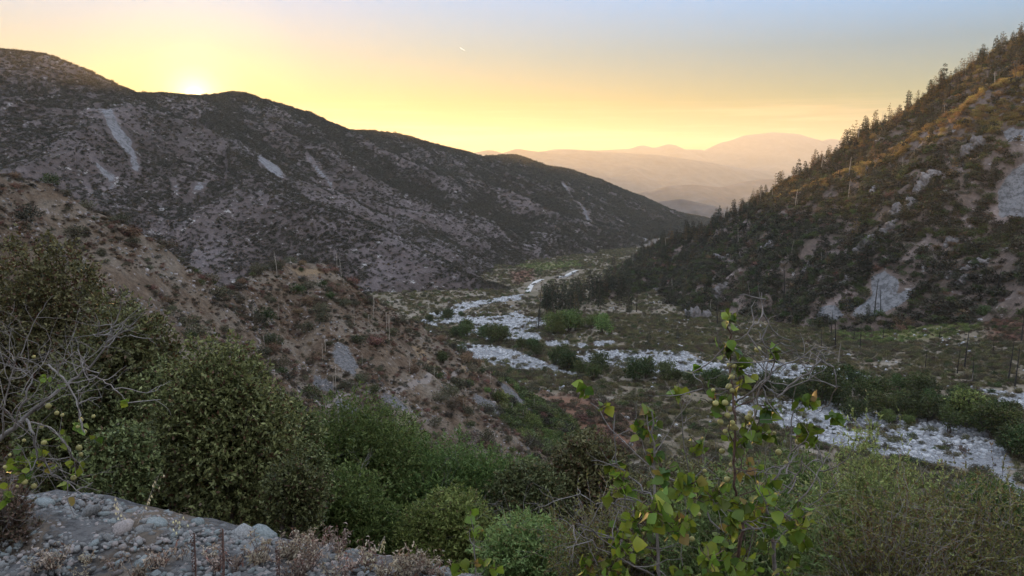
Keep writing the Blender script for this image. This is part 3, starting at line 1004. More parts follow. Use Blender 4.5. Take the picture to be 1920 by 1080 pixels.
def join_meshes(a, b):
    """one mesh with the faces of both, each keeping its material"""
    out = []
    for me in (a, b):
        V = np.empty(len(me.vertices) * 3, np.float32); me.vertices.foreach_get('co', V)
        q = [[], []]
        for p in me.polygons:
            q[len(p.vertices) - 3].append(tuple(p.vertices))
        out.append((V.reshape(-1, 3), q))
    n = len(out[0][0])
    F4 = np.array(out[0][1][1] + [tuple(i + n for i in f) for f in out[1][1][1]])
    me = mesh_np('tree', np.concatenate([out[0][0], out[1][0]]), F4)
    me.materials.append(a.materials[0]); me.materials.append(b.materials[0])
    k = len(out[0][1][1])
    me.polygons.foreach_set('material_index', np.concatenate([np.zeros(k, np.int32), np.ones(len(F4) - k, np.int32)]))
    return me

def proto(name, me, mat):
    if len(me.materials) == 0: me.materials.append(mat)
    return bpy.data.objects.new(name, me)

# ------------------------------------------------------------------ small shrub shapes (about 1 m across, base at 0)
def shrub_crown(name, n, per, leaf, seed_lobes=4, flat=0.75, tall=1.0):
    lobes = [((0, 0, 0.42 * tall), (0.5, 0.5, 0.42 * tall))]
    for _ in range(seed_lobes):
        a = RNG.random() * 6.28; r = 0.2 + 0.2 * RNG.random()
        lobes.append(((math.cos(a) * r, math.sin(a) * r, tall * (0.3 + 0.3 * RNG.random())), (0.28, 0.28, 0.27 * tall)))
    return crown_mesh(name, lobes, n, per, leaf, leaf * 0.55, 0.55, 1.0, 0.35, 0.2, 0.02)

SMALL = [shrub_crown('chaparral_clump', 34, 3, 0.26) for _ in range(5)]
FINE = [shrub_crown('brush_clump', 420, 5, 0.065, 6) for _ in range(3)]
MEDIUM = [shrub_crown('shrub_clump', 120, 4, 0.12, 5) for _ in range(6)]

# ------------------------------------------------------------------ growth on the slopes
def mask_at(x, y, polys, soft):
    return mask_of(x, y, polys, soft)

# chaparral over the long left mountain
def cond_left(x, y, z):
    s = mask_at(x, y, LEFT_SCREE, 5.0)
    nn = fbm(x / 45, y / 45, 301, 4)
    wx = x + 30 * fbm(x / 90, y / 90, 5, 3); wy = y + 30 * fbm(x / 90 + 50, y / 90, 6, 3)
    gul = ridged(wx / 170, wy / 170, 21, 4)
    return (s < 0.35) & (RNG.random(x.shape) < np.clip(0.58 + 2.2 * (0.60 - gul) + 0.8 * nn, 0.26, 1.0))
P = pick_land(84000, -1000, 1100, 450, 3100, lambda x, y: h_left(x, y), cond_left)
dist = np.linalg.norm(P, axis=1)
S = (1.6 + 2.6 * RNG.random(len(P)) ** 2) * np.clip(dist / 1100, 0.8, 1.7)
pr = [proto('chaparral_clump', m, L_CHAP) for m in SMALL]
S3 = np.stack([S * 1.15, S * 1.15, S * (0.6 + 0.3 * RNG.random(len(S)))], 1)
instancer('chaparral_cover', pr, P - np.array([0, 0, .2]), S3, 'dark chaparral scrub dotting the long shaded mountain on the left')

# pale stones strewn over the left mountain
P = pick_land(5000, -1000, 900, 450, 2400, lambda x, y: h_left(x, y), lambda x, y, z: fbm(x / 60 + 9, y / 60, 303, 4) > 0.02)
STONES_LO = [stone_mesh('stone', 1, 500 + i, 0.3, 0.7, 5) for i in range(6)]
STONES_MD = [stone_mesh('stone', 2, 520 + i, 0.3, 0.7, 8) for i in range(10)]
prs = [proto('stone', m.copy(), plain) for m, plain in zip(STONES_LO, [R_CLIFF] * 6)]
instancer('slope_stones', prs, P, 0.6 + 1.6 * RNG.random(len(P)) ** 3, 'pale stones strewn between scrub on the left mountain', 0.5)

# scrub on the right mountain
def cond_right(x, y, z):
    s = mask_at(x, y, RIGHT_SCREE, 2.5)
    nn = fbm(x / 18, y / 18, 311, 4)
    return (s < 0.3) & (RNG.random(x.shape) < np.clip(0.8 + 1.0 * nn, 0.1, 1.0))
P = pick_land(12000, 20, 620, 335, 980, lambda x, y: h_right(x, y), cond_right, lift=0.8)
S = 2.0 + 3.6 * RNG.random(len(P)) ** 2
m2 = [m.copy() for m in MEDIUM]
m3 = [m.copy() for m in SMALL]
pr = [proto('scrub', m, L_CHAP) for m in m3] + [proto('scrub', m, L_ALDER) for m in m2[:4]] + [proto('scrub', m2[4], L_REDDRY), proto('scrub', m2[5], L_GREY)]
pr = pr + [proto('scrub', MEDIUM[0].copy(), L_SUNTINT), proto('scrub', MEDIUM[3].copy(), L_SUNTINT)]
idx = RNG.choice(11, len(P), p=np.array([.11] * 5 + [.07] * 4 + [.05, .12]) / (0.55 + .28 + .17))
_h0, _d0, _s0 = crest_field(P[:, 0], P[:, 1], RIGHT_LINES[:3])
dry = (P[:, 2] > -10 + 8 * RNG.normal(size=len(P))) & (_d0 < np.where(P[:, 2] > 20, 46, 20) * (.5 + RNG.random(len(P))))  # crest and rib brush that gets the painted sunlit gold
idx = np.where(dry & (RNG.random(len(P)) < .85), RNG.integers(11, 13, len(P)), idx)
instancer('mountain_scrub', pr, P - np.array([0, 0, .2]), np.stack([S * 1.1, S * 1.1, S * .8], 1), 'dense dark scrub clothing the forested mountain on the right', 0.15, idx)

# low scrub over the valley floor
def cond_floor(x, y, z):
    k = y / 300
    s = mask_at(x + 9 * k * fbm(x / 26, y / 26, 91, 4), y + 11 * k * fbm(x / 26 + 40, y / 26, 92, 4), RIVER, 6.0)
    for tr in TRACKS:
        for q0, q1 in zip(tr[:-1], tr[1:]):
            for f_ in np.linspace(0, 1, 5):
                c_ = q0 + (q1 - q0) * f_
                s = np.maximum(s, (np.hypot((x - c_[0]) / 9, (y - c_[1] + 14) / 26) < 1) * 1.0)
    return RNG.random(x.shape) < np.where(s > 0.5, np.clip(.03 + .7 * fbm(x / 9, y / 9, 323, 3), .01, .4), 0.95 * np.clip(0.75 + 1.1 * fbm(x / 16, y / 16, 321, 4), 0.12, 1))
P1 = pick_land(20000, -60, 330, 85, 480, lambda x, y: h_base(x, y), cond_floor, lift=0.8)
P2 = pick_land(9000, -150, 450, 480, 1450, lambda x, y: h_base(x, y), cond_floor, lift=0.8)
P = np.concatenate([P1, P2])
redm = mask_at(P[:, 0], P[:, 1], RED, 14.0); grm = mask_at(P[:, 0], P[:, 1], GREEN, 18.0)
nn = fbm(P[:, 0] / 22, P[:, 1] / 22, 325, 3)
S = (0.7 + 1.8 * RNG.random(len(P)) ** 2.2) * np.where(P[:, 1] > 480, 1.25, 1.0) * np.where(grm > .5, 0.9, 1.0)
mats = [L_FLOOR, L_GREY, L_ALDER, L_REDDRY, L_BROWN, L_GREEN]
pr = [proto('valley_scrub', MEDIUM[i % 6].copy(), mt) for i, mt in enumerate(mats)]
r = RNG.random(len(P))
idx = np.select([(redm > .45) & (r < .75), (grm > .4) & (r < .6), (nn > .15) & (r < .55), r < .42, r < .72, r < .84], [3 + (r < .5), 5, 0, 0, 1, 2], 4)
instancer('valley_scrub', pr, P - np.array([0, 0, .08]), np.stack([S * 1.2, S * 1.2, S * .85], 1), 'low olive and brown scrub covering the valley floor', 0.1, idx)

# small brush covering the slope between the bank and the valley, and the foot of the spur
def cond_slope(x, y, z):
    return RNG.random(x.shape) < np.clip(0.8 + 0.7 * fbm(x / 9, y / 9, 331, 3), 0.2, 1)
Pa = pick_land(2600, -45, 75, 38, 130, lambda x, y: h_base(x, y), cond_slope, lift=0.8)
Pb = pick_land(2200, -80, 40, 60, 260, lambda x, y: h_spur(x, y), lambda x, y, z: RNG.random(x.shape) < np.clip((-57 - z + 8 * fbm(x / 12, y / 12, 335, 3)) / 12, 0.0, 1), lift=.8)
P = np.concatenate([Pa, Pb])
S = 1.0 + 1.9 * RNG.random(len(P)) ** 2
pr = [proto('slope_brush', MEDIUM[i].copy(), mt) for i, mt in enumerate([L_ALDER, L_GREEN, L_CHAP, L_GREY, L_OAK])]
instancer('slope_brush', pr, P - np.array([0, 0, .1]), np.stack([S * 1.15, S * 1.15, S * .95], 1), 'thick green brush on the slope below the bank and round the spur foot', 0.1,
          RNG.choice(5, len(P), p=[.3, .22, .16, .14, .18]))

P = pick_land(420, -26, 32, 12, 40, lambda x, y: h_base(x, y), cond_slope, lift=0.8)
S = 1.1 + 1.2 * RNG.random(len(P))
pr = [proto('bank_brush', FINE[i % 3].copy(), mt) for i, mt in enumerate([L_ALDER, L_GREEN, L_GREY, L_SUMAC])]
instancer('bank_brush', pr, P - np.array([0, 0, .1]), np.stack([S * 1.1, S * 1.1, S], 1), 'mixed green brush on the steep slope just below the bank', 0.1)

# dry tufts and small stones over the spur hill
P = pick_land(6500, -120, 30, 55, 235, lambda x, y: h_spur(x, y), lambda x, y, z: (z > -66) & (mask_at(x, y, SPUR_SCREE, 1.6) < .45) & (RNG.random(x.shape) < np.clip(.5 + 1.2 * fbm(x / 7, y / 7, 341, 3), .06, 1)), lift=0.4)
pr = [proto('dry_tuft', MEDIUM[i].copy(), mt) for i, mt in enumerate([L_REDDRY, L_BROWN, L_GREY, L_CHAP, L_BROWN, L_REDDRY])]
S = 0.35 + 0.9 * RNG.random(len(P)) ** 2.5
instancer('dry_tufts', pr, P, np.stack([S * 1.2, S * 1.2, S * .7], 1), 'small dry reddish tufts scattered over the spur hill', 0.15)
P = pick_land(5000, -120, 30, 55, 235, lambda x, y: h_spur(x, y), lambda x, y, z: fbm(x / 9 + 4, y / 9, 343, 4) > -0.02, lift=0.3)
prs = [proto('stone', m.copy(), mt) for m, mt in zip(STONES_LO, [R_CLIFF, R_BROWN, R_BROWN, R_CLIFF, R_BROWN, R_GREY])]
instancer('spur_stones', prs, P, 0.08 + 0.38 * RNG.random(len(P)) ** 3, 'broken brown and grey stones littering the spur hill', 0.6)

# boulders of the dry river: the largest singly, the rest as one mass
def river_pts(n, y0, y1, thr=0.5):
    def c(x, y, z):
        k = y / 300
        return mask_at(x + 9 * k * fbm(x / 26, y / 26, 91, 4), y + 11 * k * fbm(x / 26 + 40, y / 26, 92, 4), RIVER, 6.0) > thr
    return pick_land(n, -90, 330, y0, y1, lambda x, y: h_base(x, y), c, lift=.3)
P = np.concatenate([river_pts(11000, 190, 420), river_pts(5000, 420, 800)])
S = (0.2 + 0.8 * RNG.random(len(P)) ** 3.5) * np.where(P[:, 1] > 420, 1.5, 1)
prs = [proto('river_stone', m.copy(), R_WHITE) for m in STONES_LO]
instancer('river_stones', prs, P, S, 'pale grey stones filling the dry river bed', 0.4)
# stray pale stones out on the flats
P = pick_land(700, -60, 330, 200, 560, lambda x, y: h_base(x, y), lambda x, y, z: fbm(x / 25 + 3, y / 25, 351, 3) > 0.12, lift=.3)
instancer('flood_stones', prs, P + np.array([0, 0, .3]), 0.3 + 0.7 * RNG.random(len(P)) ** 2, 'stray pale stones between scrub on the river flats', 0.4)

RB = [m.copy() for m in STONES_MD]
for m in RB: m.materials.append(R_WHITE)
P = river_pts(260, 195, 330, 0.6)
P = P[np.argsort(P[:, 1])][:170]
for i, p in enumerate(P):
    s = 0.55 + 0.65 * RNG.random() ** 2
    o = link('river_boulder', RB[i % 10], None, None, p + np.array([0, 0, s * .1]), (RNG.normal() * .2, RNG.normal() * .2, RNG.random() * 6.28), s)
    tag(o, f"{'big' if s > .8 else 'middling' if s > .63 else 'small'} pale {'rounded' if i % 2 else 'angular'} boulder in the near channel of the dry river", 'boulder', 'boulders in the dry river bed')

# ------------------------------------------------------------------ conifers (about 18 m)
def fir(H, dens, gap, droop=0.35, low=0.22):
    tr = MB()
    lean = RNG.normal(size=2) * 0.02 * H
    T = np.array([[lean[0] * t * t, lean[1] * t * t, H * t] for t in np.linspace(0, 1, 7)])
    tr.tube(T, H * np.array([.0165, .014, .012, .0095, .007, .0045, .0012]), 6)
    cr = MB()
    C, D, L, W = [], [], [], []
    z = low * H
    while z < H * 0.985:
        t = z / H
        if RNG.random() > gap:
            nb = RNG.integers(3, 6)
            a0 = RNG.random() * 6.28
            for b in range(nb):
                a = a0 + b * 6.283 / nb + RNG.normal() * .35
                bl = H * (0.22 * (1 - t) ** 0.7 + 0.014) * (0.45 + 0.85 * RNG.random())
                o = np.array([lean[0] * t * t, lean[1] * t * t, z])
                dr = np.array([math.cos(a), math.sin(a), 0.18 - droop * RNG.random()])
                tr.tube(np.array([o, o + dr * bl * .5 + [0, 0, .02 * bl], o + dr * bl]), [H * .0035, H * .002, H * .0008], 3)
                m = max(2, int(dens * bl / 0.9))
                for q in range(m):
                    f = 0.25 + 0.8 * (q + RNG.random()) / m
                    C.append(o + dr * bl * f + RNG.normal(size=3) * .12); D.append(dr + RNG.normal(size=3) * .55 + [0, 0, -.15])
                    L.append((0.55 + .75 * RNG.random()) * H / 18); W.append((0.28 + .3 * RNG.random()) * H / 18)
        z += H * (0.026 + 0.02 * RNG.random())
    n = max(6, int(dens * 5))
    for q in range(n):
        C.append(np.array([lean[0], lean[1], H * (0.955 + .03 * RNG.random())])); D.append(RNG.normal(size=3) * .5 + [0, 0, .8]); L.append(.5 * H / 18); W.append(.22 * H / 18)
    cr.leaves(np.array(C), np.array(D), np.array(L), np.array(W), 0.2)
    return tr.mesh('trunk'), cr.mesh('crown')

def snag(H, k):
    tr = MB(); br = MB()
    lean = RNG.normal(size=2) * 0.05 * H
    n = 8
    stubs = []
    T = np.array([[lean[0] * t * t + RNG.normal() * .02, lean[1] * t * t, H * t] for t in np.linspace(0, 1, n)])
    tr.tube(T, H * np.linspace(.022, .007, n), 6)
    for _ in range(k):
        t = 0.25 + .72 * RNG.random(); a = RNG.random() * 6.28
        o = np.array([lean[0] * t * t, lean[1] * t * t, H * t]); bl = H * (.03 + .10 * RNG.random()) * (1.2 - t)
        e = o + np.array([math.cos(a) * bl, math.sin(a) * bl, (RNG.random() - .35) * bl])
        br.tube(wander(o, e, 4, .2), [H * .006, H * .004, H * .003, H * .0015], 3)
    tr.V += br.V; tr.Q += [q + tr.n for q in br.Q]
    return (tr.mesh('trunk'),)

def make_tree(name, meshes, mats, names):
    t = empty(name)
    for me, m, nm in zip(meshes, mats, names):
        link(nm, me, m, t)
    return t

def rename_first(o):   # a prototype that becomes a real tree on first use
    return o
class Kind:
    def __init__(self, tree): self.tree, self.used = tree, False
    def place(self, loc, rz, s, label, cat, group):
        if not self.used:
            o = self.tree; self.used = True
        else:
            o = copy_tree(self.tree)
        o.location = loc; o.rotation_euler = (RNG.normal() * .04, RNG.normal() * .04, rz); o.scale = (s, s, s)
        for k_ in ('label', 'category', 'group'):
            if k_ in o: del o[k_]
        tag(o, label, cat, group)
        return o

FIRS = [Kind(make_tree('fir_tree', fir(18, 4.2, .04), (B_TRUNK, L_FIR), ('trunk', 'crown'))) for _ in range(4)]
SCORCH = [Kind(make_tree('fir_tree', fir(18, 2.6, .25 + .08 * _, .45, .25), (B_TRUNK, L_FIRDRY), ('trunk', 'crown'))) for _ in range(5)]
SNAGS = [Kind(make_tree('dead_tree', snag(16, 16), (B_CHAR,), ('trunk',))) for _ in range(3)]
PALES = [Kind(make_tree('dead_tree', snag(16, 12), (B_PALE,), ('trunk',))) for _ in range(2)]

def land_z(x, y):
    return float(h_all(np.array([x]), np.array([y]), True)[0])

def walk(line, step):
    out = []
    for a, b in zip(line[:-1], line[1:]):
        a, b = np.array(a), np.array(b)
        L = np.linalg.norm((b - a)[:2]); n = max(1, int(L / step))
        for i in range(n):
            out.append(a + (b - a) * (i + RNG.random()) / n)
    return out

SIZE = lambda s: 'tall' if s > 1.08 else ('short' if s < 0.72 else 'mid-height')
def put_conifer(x, y, where, group, mix, smin, smax, s=None, cull=True):
    z = land_z(x, y)
    P = np.array([[x, y, z]])
    q = project(P)[0]
    if cull and (q[0] < -25 or q[0] > 1945 or not visible(P, 11)[0]): return False
    s = s or smin + (smax - smin) * RNG.random()
    r = RNG.random()
    if r < mix[0]: k, look, cat = FIRS[RNG.integers(4)], 'dark green fir', 'tree'
    elif r < mix[0] + mix[1]: k, look, cat = SCORCH[RNG.integers(5)], 'thin scorched brown fir', 'tree'
    elif r < mix[0] + mix[1] + mix[2]: k, look, cat = SNAGS[RNG.integers(3)], 'charred bare trunk', 'dead tree'
    else: k, look, cat = PALES[RNG.integers(2)], 'pale barkless dead trunk', 'dead tree'
    side = next(w for lim, w in ((1130, 'at the canyon end'), (1400, 'towards the canyon mouth'), (1600, 'in the middle'), (1760, 'right of middle'), (9999, 'near the right edge')) if q[0] < lim)
    k.place((x, y, z - 0.4), RNG.random() * 6.28, s, f'{SIZE(s)} {look} {where}, {side}', cat, group)
    return True

n_con = 0
for p in walk(RIGHT_CREST[1:12], 2.3):
    n_con += put_conifer(p[0] + RNG.normal() * 5 - 4, p[1] + RNG.normal() * 9 - 8, 'on the right mountain skyline', 'firs along the right skyline', (.34, .50, .10), .4, 1.0)
for p in walk(RIGHT_LINES[1][0][:8], 8.5):
    n_con += put_conifer(p[0] + RNG.normal() * 7, p[1] + 10 + RNG.normal() * 12, 'along the upper sunlit rib', 'firs along the sunlit rib', (.16, .62, .06), .55, 1.1)
for p in walk(RIGHT_CREST[2:11], 5.0):
    n_con += put_conifer(p[0] - 14 + RNG.normal() * 7, p[1] - 22 + RNG.normal() * 10, 'just below the right skyline', 'firs below the right skyline', (.25, .66, .05), .5, 1.0)
for p in pick_land(165, 60, 560, 390, 760, lambda x, y: h_right(x, y), lambda x, y, z: mask_of(x, y, RIGHT_SCREE, 2.5) < .3, lift=9):
    n_con += put_conifer(p[0], p[1], 'standing on the steep right slope', 'trees on the steep right slope', (.42, .20, .32), .4, .95)
# smaller trees too many to count among them
def tree_mesh(kind):
    ch = {o.name.split('.')[0]: o for o in kind.tree.children}
    return join_meshes(ch['trunk'].data, ch['crown'].data)
pr = [proto('small_fir', tree_mesh(k), None) for k in FIRS[:3] + SCORCH[:4]]
Pc = np.array([p + np.array([RNG.normal() * 6 - 6, RNG.normal() * 12 - 10, 0]) for p in walk(RIGHT_CREST[1:13], 1.5)])
Pd = pick_land(330, 60, 560, 390, 800, lambda x, y: h_right(x, y), lambda x, y, z: mask_of(x, y, RIGHT_SCREE, 2.5) < .3, lift=7)
P = np.concatenate([Pc, Pd])
P[:, 2] = h_all(P[:, 0], P[:, 1], True) - .3
ii = np.concatenate([RNG.choice(7, len(Pc), p=[.12, .1, .1, .17, .17, .17, .17]), RNG.choice(7, len(Pd), p=[.22, .22, .22, .1, .08, .08, .08])])
instancer('small_firs', pr, P, .25 + .35 * RNG.random(len(P)), 'small thin firs crowding the crest and slope of the right mountain', .05, ii)
# dark grove at the mountain foot
grove = [(1010 + 190 * RNG.random(), 0) for _ in range(46)]
for gx, _ in grove:
    t = (gx - 1010) / 190
    by = 592 - 55 * t * RNG.random() - 28 * RNG.random()
    w = hit([(gx, by)])[0]
    if not np.isnan(w[0]):
        n_con += put_conifer(w[0], w[1], 'in the grove at the mountain foot', 'firs of the dark grove', (.86, .05, .09), .7, 1.15)
for gx, gy, s in [(1215, 650, .42), (1270, 640, .38), (1012, 606, .5), (1180, 590, .55), (1290, 600, .5), (1190, 468, .9), (1205, 480, .85), (1240, 470, .9), (1150, 500, .8)]:
    w = hit([(gx, gy)])[0]
    put_conifer(w[0], w[1], 'standing alone by the river flats', 'lone firs by the river flats', (1, 0, 0), s, s, s)
# burnt trunks standing on the flats and the terrace
for px, py, top, pale in [(1640, 586, 528, 0), (1566, 655, 600, 0), (1572, 682, 640, 1), (1540, 650, 618, 0), (1558, 630, 585, 0), (1612, 655, 612, 0), (1437, 670, 645, 0), (1808, 690, 628, 0),
                          (1822, 720, 672, 0), (1821, 722, 700, 1), (1890, 716, 650, 0), (1903, 724, 662, 0), (1862, 662, 640, 0), (1868, 555, 510, 0), (1846, 545, 500, 0), (1760, 640, 612, 0), (1345, 610, 560, 0), (1470, 560, 500, 0),
                          (1795, 700, 660, 0), (1600, 640, 610, 0), (1655, 640, 610, 0), (1735, 690, 655, 0), (1915, 640, 590, 0), (1010, 620, 560, 0)]:
    w = hit([(px, py)])[0]
    if np.isnan(w[0]): continue
    Hm = (py - top) / F * np.linalg.norm(w)
    k = PALES[RNG.integers(2)] if pale else SNAGS[RNG.integers(3)]
    near = ('in front of the grey scree' if px == 1640 else 'on the terrace below the right mountain' if py < 600 else 'among scrub on the right river flats' if px > 1700 else 'among scrub where flats meet the mountain foot')
    k.place((w[0], w[1], w[2] - .3), RNG.random() * 6.28, Hm / 16, ('short ' if Hm < 9 else 'tall ') + ('pale bare' if pale else 'black charred') + f' tree trunk {near}', 'dead tree', 'burnt trunks on the flats')

# ------------------------------------------------------------------ leafy trees along the river
def river_tree(seed):
    lobes = [((0, 0, 2.6), (1.7, 1.7, 1.7))]
    for _ in range(6):
        a = RNG.random() * 6.28; r = .8 + .9 * RNG.random()
        lobes.append(((math.cos(a) * r, math.sin(a) * r, 1.5 + 2.4 * RNG.random()), (1.1, 1.1, 1.0)))
    cr = crown_mesh('crown', lobes, 520, 5, .30, .17, .5, 1.0, .3, .2, .3)
    tr = stem_mesh('trunk', (0, 0, -.3), lobes[:4], .14)
    return tr, cr
RIVT = [Kind(make_tree('riverside_tree', river_tree(i), (B_DARK, L_ALDER), ('trunk', 'crown'))) for i in range(4)]
RIVO = [Kind(make_tree('riverside_tree', river_tree(i), (B_DARK, L_GREEN), ('trunk', 'crown'))) for i in range(2)]
def strip(line, n, hpx, where, group, kinds, jit=5):
    for i in range(n):
        t = (i + RNG.random() * .9) / n * (len(line) - 1)
        k = min(int(t), len(line) - 2); f = t - k
        px = line[k][0] + f * (line[k + 1][0] - line[k][0]) + RNG.normal() * 3
        py = line[k][1] + f * (line[k + 1][1] - line[k][1]) + RNG.normal() * jit
        w = hit([(px, py)], h_base)[0]
        if np.isnan(w[0]): continue
        s = hpx * (.65 + .6 * RNG.random()) / F * np.linalg.norm(w) / 4.6
        kinds[RNG.integers(len(kinds))].place((w[0], w[1], w[2] - .1), RNG.random() * 6.28, s, ('large ' if s > 2.2 else 'small ' if s < 1.6 else 'middling ') + where, 'tree', group)
strip([(845, 628), (890, 632), (940, 646), (1000, 664), (1050, 684), (1090, 695), (1135, 704)], 17, 33, 'dark green tree between the two far river channels', 'trees between the far channels', RIVT)
strip([(1180, 715), (1250, 722), (1330, 730), (1420, 742), (1500, 752)], 11, 36, 'dark green tree by the river behind the fruiting shrub', 'trees along the middle river bank', RIVT)
strip([(1500, 752), (1580, 760), (1660, 776), (1730, 786), (1800, 796), (1850, 818), (1900, 846), (1935, 870)], 24, 56, 'dark green tree in the row above the near channel', 'trees above the near channel', RIVT + RIVT + RIVO[:1], 9)
strip([(1560, 735), (1650, 740), (1760, 755), (1830, 770), (1900, 800)], 11, 34, 'dark green tree behind the row above the near channel', 'trees above the near channel', RIVT, 6)
strip([(1030, 626), (1075, 628), (1130, 622)], 7, 36, 'olive green bushy tree below the dark grove', 'olive trees below the grove', RIVO)
strip([(1640, 800), (1729, 787), (1695, 790)], 3, 26, 'olive green bush on the near edge of the river row', 'bushes edging the near channel', RIVO)
strip([(800, 600), (870, 605)], 5, 18, 'dark green bushy tree beyond the spur end', 'trees beyond the spur end', RIVT)

# ------------------------------------------------------------------ shrubs of the spur hill, one by one
def spur_shrub(mat):
    lob = [((0, 0, .45), (.5, .5, .42))]
    for _ in range(5):
        a = RNG.random() * 6.28
        lob.append(((math.cos(a) * .33, math.sin(a) * .33, .3 + .3 * RNG.random()), (.3, .3, .28)))
    t = empty('shrub')
    link('foliage', crown_mesh('foliage', lob, 260, 4, .085, .045, .55, 1.0, .4, .2, .02), mat, t)
    link('stem', stem_mesh('stem', (0, 0, -.1), lob[:3], .025, 4), B_DARK, t)
    return Kind(t)
SS = [(spur_shrub(L_GREY), 'grey green'), (spur_shrub(L_GREY), 'grey green'), (spur_shrub(L_ALDER), 'dark green'), (spur_shrub(L_CHAP), 'blackish olive'),
      (spur_shrub(L_REDDRY), 'dry reddish'), (spur_shrub(L_BROWN), 'dry brown')]
P = pick_land(330, -120, 25, 70, 235, lambda x, y: h_spur(x, y), lambda x, y, z: (z > -66) & (mask_of(x, y, SPUR_SCREE, 1.6) < .4), lift=.8)
P2 = np.array([p for p in walk(SPUR_LINES[0][0][3:17], 4.5)])
P = np.concatenate([P, P2])
qq = project(P)
for p, q in zip(P, qq):
    if not (-20 < q[0] < 1060): continue
    k, look = SS[RNG.choice(6, p=[.27, .2, .17, .1, .16, .1])]
    s = 1.3 + 2.2 * RNG.random() ** 1.5
    if q[0] < 330: wh = 'on the slope running down from the left edge'
    elif q[0] < 460: wh = 'by the saddle of the spur'
    elif q[1] < 560: wh = 'on top of the spur knoll'
    elif q[0] < 700: wh = 'on the face of the spur knoll'
    elif q[1] < 690: wh = 'on the right shoulder of the spur, above the path'
    else: wh = 'on the lower spur, below the path'
    o = k.place((p[0], p[1], float(h_spur(p[:1], p[1:2])[0]) - .05), RNG.random() * 6.28, s, f"{'big' if s > 2.4 else 'small' if s < 1.7 else 'middling'} {look} shrub {wh}", 'shrub', 'shrubs of the spur hill')
    o.scale = (s * 1.1, s * 1.1, s * (.75 + .25 * RNG.random()))

# dead yucca stalks
def yucca():
    mb = MB(); mb.tube(wander((0, 0, -.2), (RNG.normal() * .12, RNG.normal() * .12, 3.2), 6, .05), [.048, .045, .04, .036, .03, .015], 5)
    st = mb.mesh('stalk')
    c = MB()
    n = 26
    th = RNG.random(n) * 6.28; z = 1.9 + 1.3 * RNG.random(n)
    D = np.stack([np.cos(th), np.sin(th), .4 + 0 * th], 1)
    c.leaves(np.stack([0 * th, 0 * th, z], 1), D, .16, .07)
    b = MB(); n = 40
    th = RNG.random(n) * 6.28
    D = np.stack([np.cos(th), np.sin(th), .2 + .7 * RNG.random(n)], 1)
    b.leaves(np.zeros((n, 3)), D, .55, .05)
    return st, c.mesh('seed_pods'), b.mesh('leaf_rosette')
YUC = []
for _ in range(3):
    t = empty('yucca_stalk')
    for me, m, nm in zip(yucca(), (B_PALE, B_PALE, L_GREY), ('stalk', 'seed_pods', 'leaf_rosette')): link(nm, me, m, t)
    YUC.append(Kind(t))
for px, py, hh in [(520, 520, 46), (545, 515, 30), (475, 605, 30), (605, 675, 32), (625, 745, 40), (630, 730, 44), (522, 600, 30), (665, 610, 34), (690, 620, 30), (700, 600, 42), (635, 640, 30), (680, 690, 28), (730, 640, 44), (725, 620, 34),
                   (768, 700, 26), (815, 715, 26), (470, 700, 40), (498, 660, 32), (195, 560, 36), (215, 545, 26), (640, 520, 34), (632, 505, 30), (920, 720, 24), (960, 775, 22), (980, 790, 22), (610, 660, 30), (870, 770, 24), (1002, 770, 24)]:
    w = hit([(px, py)])[0]
    Hm = hh / F * np.linalg.norm(w)
    wh = 'on top of the spur knoll' if py < 530 else 'left of the saddle' if px < 300 else 'on the left face of the spur knoll' if px < 560 else 'on the middle of the spur face' if px < 700 else 'on the right shoulder of the spur' if px < 860 else 'at the low right end of the spur'
    YUC[RNG.integers(3)].place(tuple(w), RNG.random() * 6.28, Hm / 3.2, f"thin {'tall ' if hh > 35 else ''}pale dead yucca stalk {wh}", 'yucca', 'dead yucca stalks')

# ------------------------------------------------------------------ crags on the right mountain
def crag(px, py, wpx, hpx, label, n=9, mat=R_CLIFF, seed=0):
    w = hit([(px, py)])[0]
    d = np.linalg.norm(w)
    W, Hh = .82 * wpx / F * d, .75 * hpx / F * d
    rg = np.random.default_rng(700 + seed)
    mb = MB()
    for i in range(n):
        V, T = ICO[3]
        me = stone_mesh('t', 3, 900 + seed * 20 + i, .9, 1.0, 16)
        V = np.empty(len(me.vertices) * 3, np.float32); me.vertices.foreach_get('co', V); V = V.reshape(-1, 3)
        bpy.data.meshes.remove(me)
        s = np.array([W * .26, W * .20, Hh * .30]) * (.5 + .7 * rg.random())
        off = np.array([(rg.random() - .5) * W * .8, (rg.random() - .3) * W * .35, 0])
        off[2] = land_z(w[0] + off[0], w[1] + off[1]) - w[2] + Hh * .03
        mb.add(V * s + off, None, T)
    o = link('crag', mb.mesh('crag'), mat, None, tuple(w))
    tag(o, label, 'crag', 'crags of the right mountain')
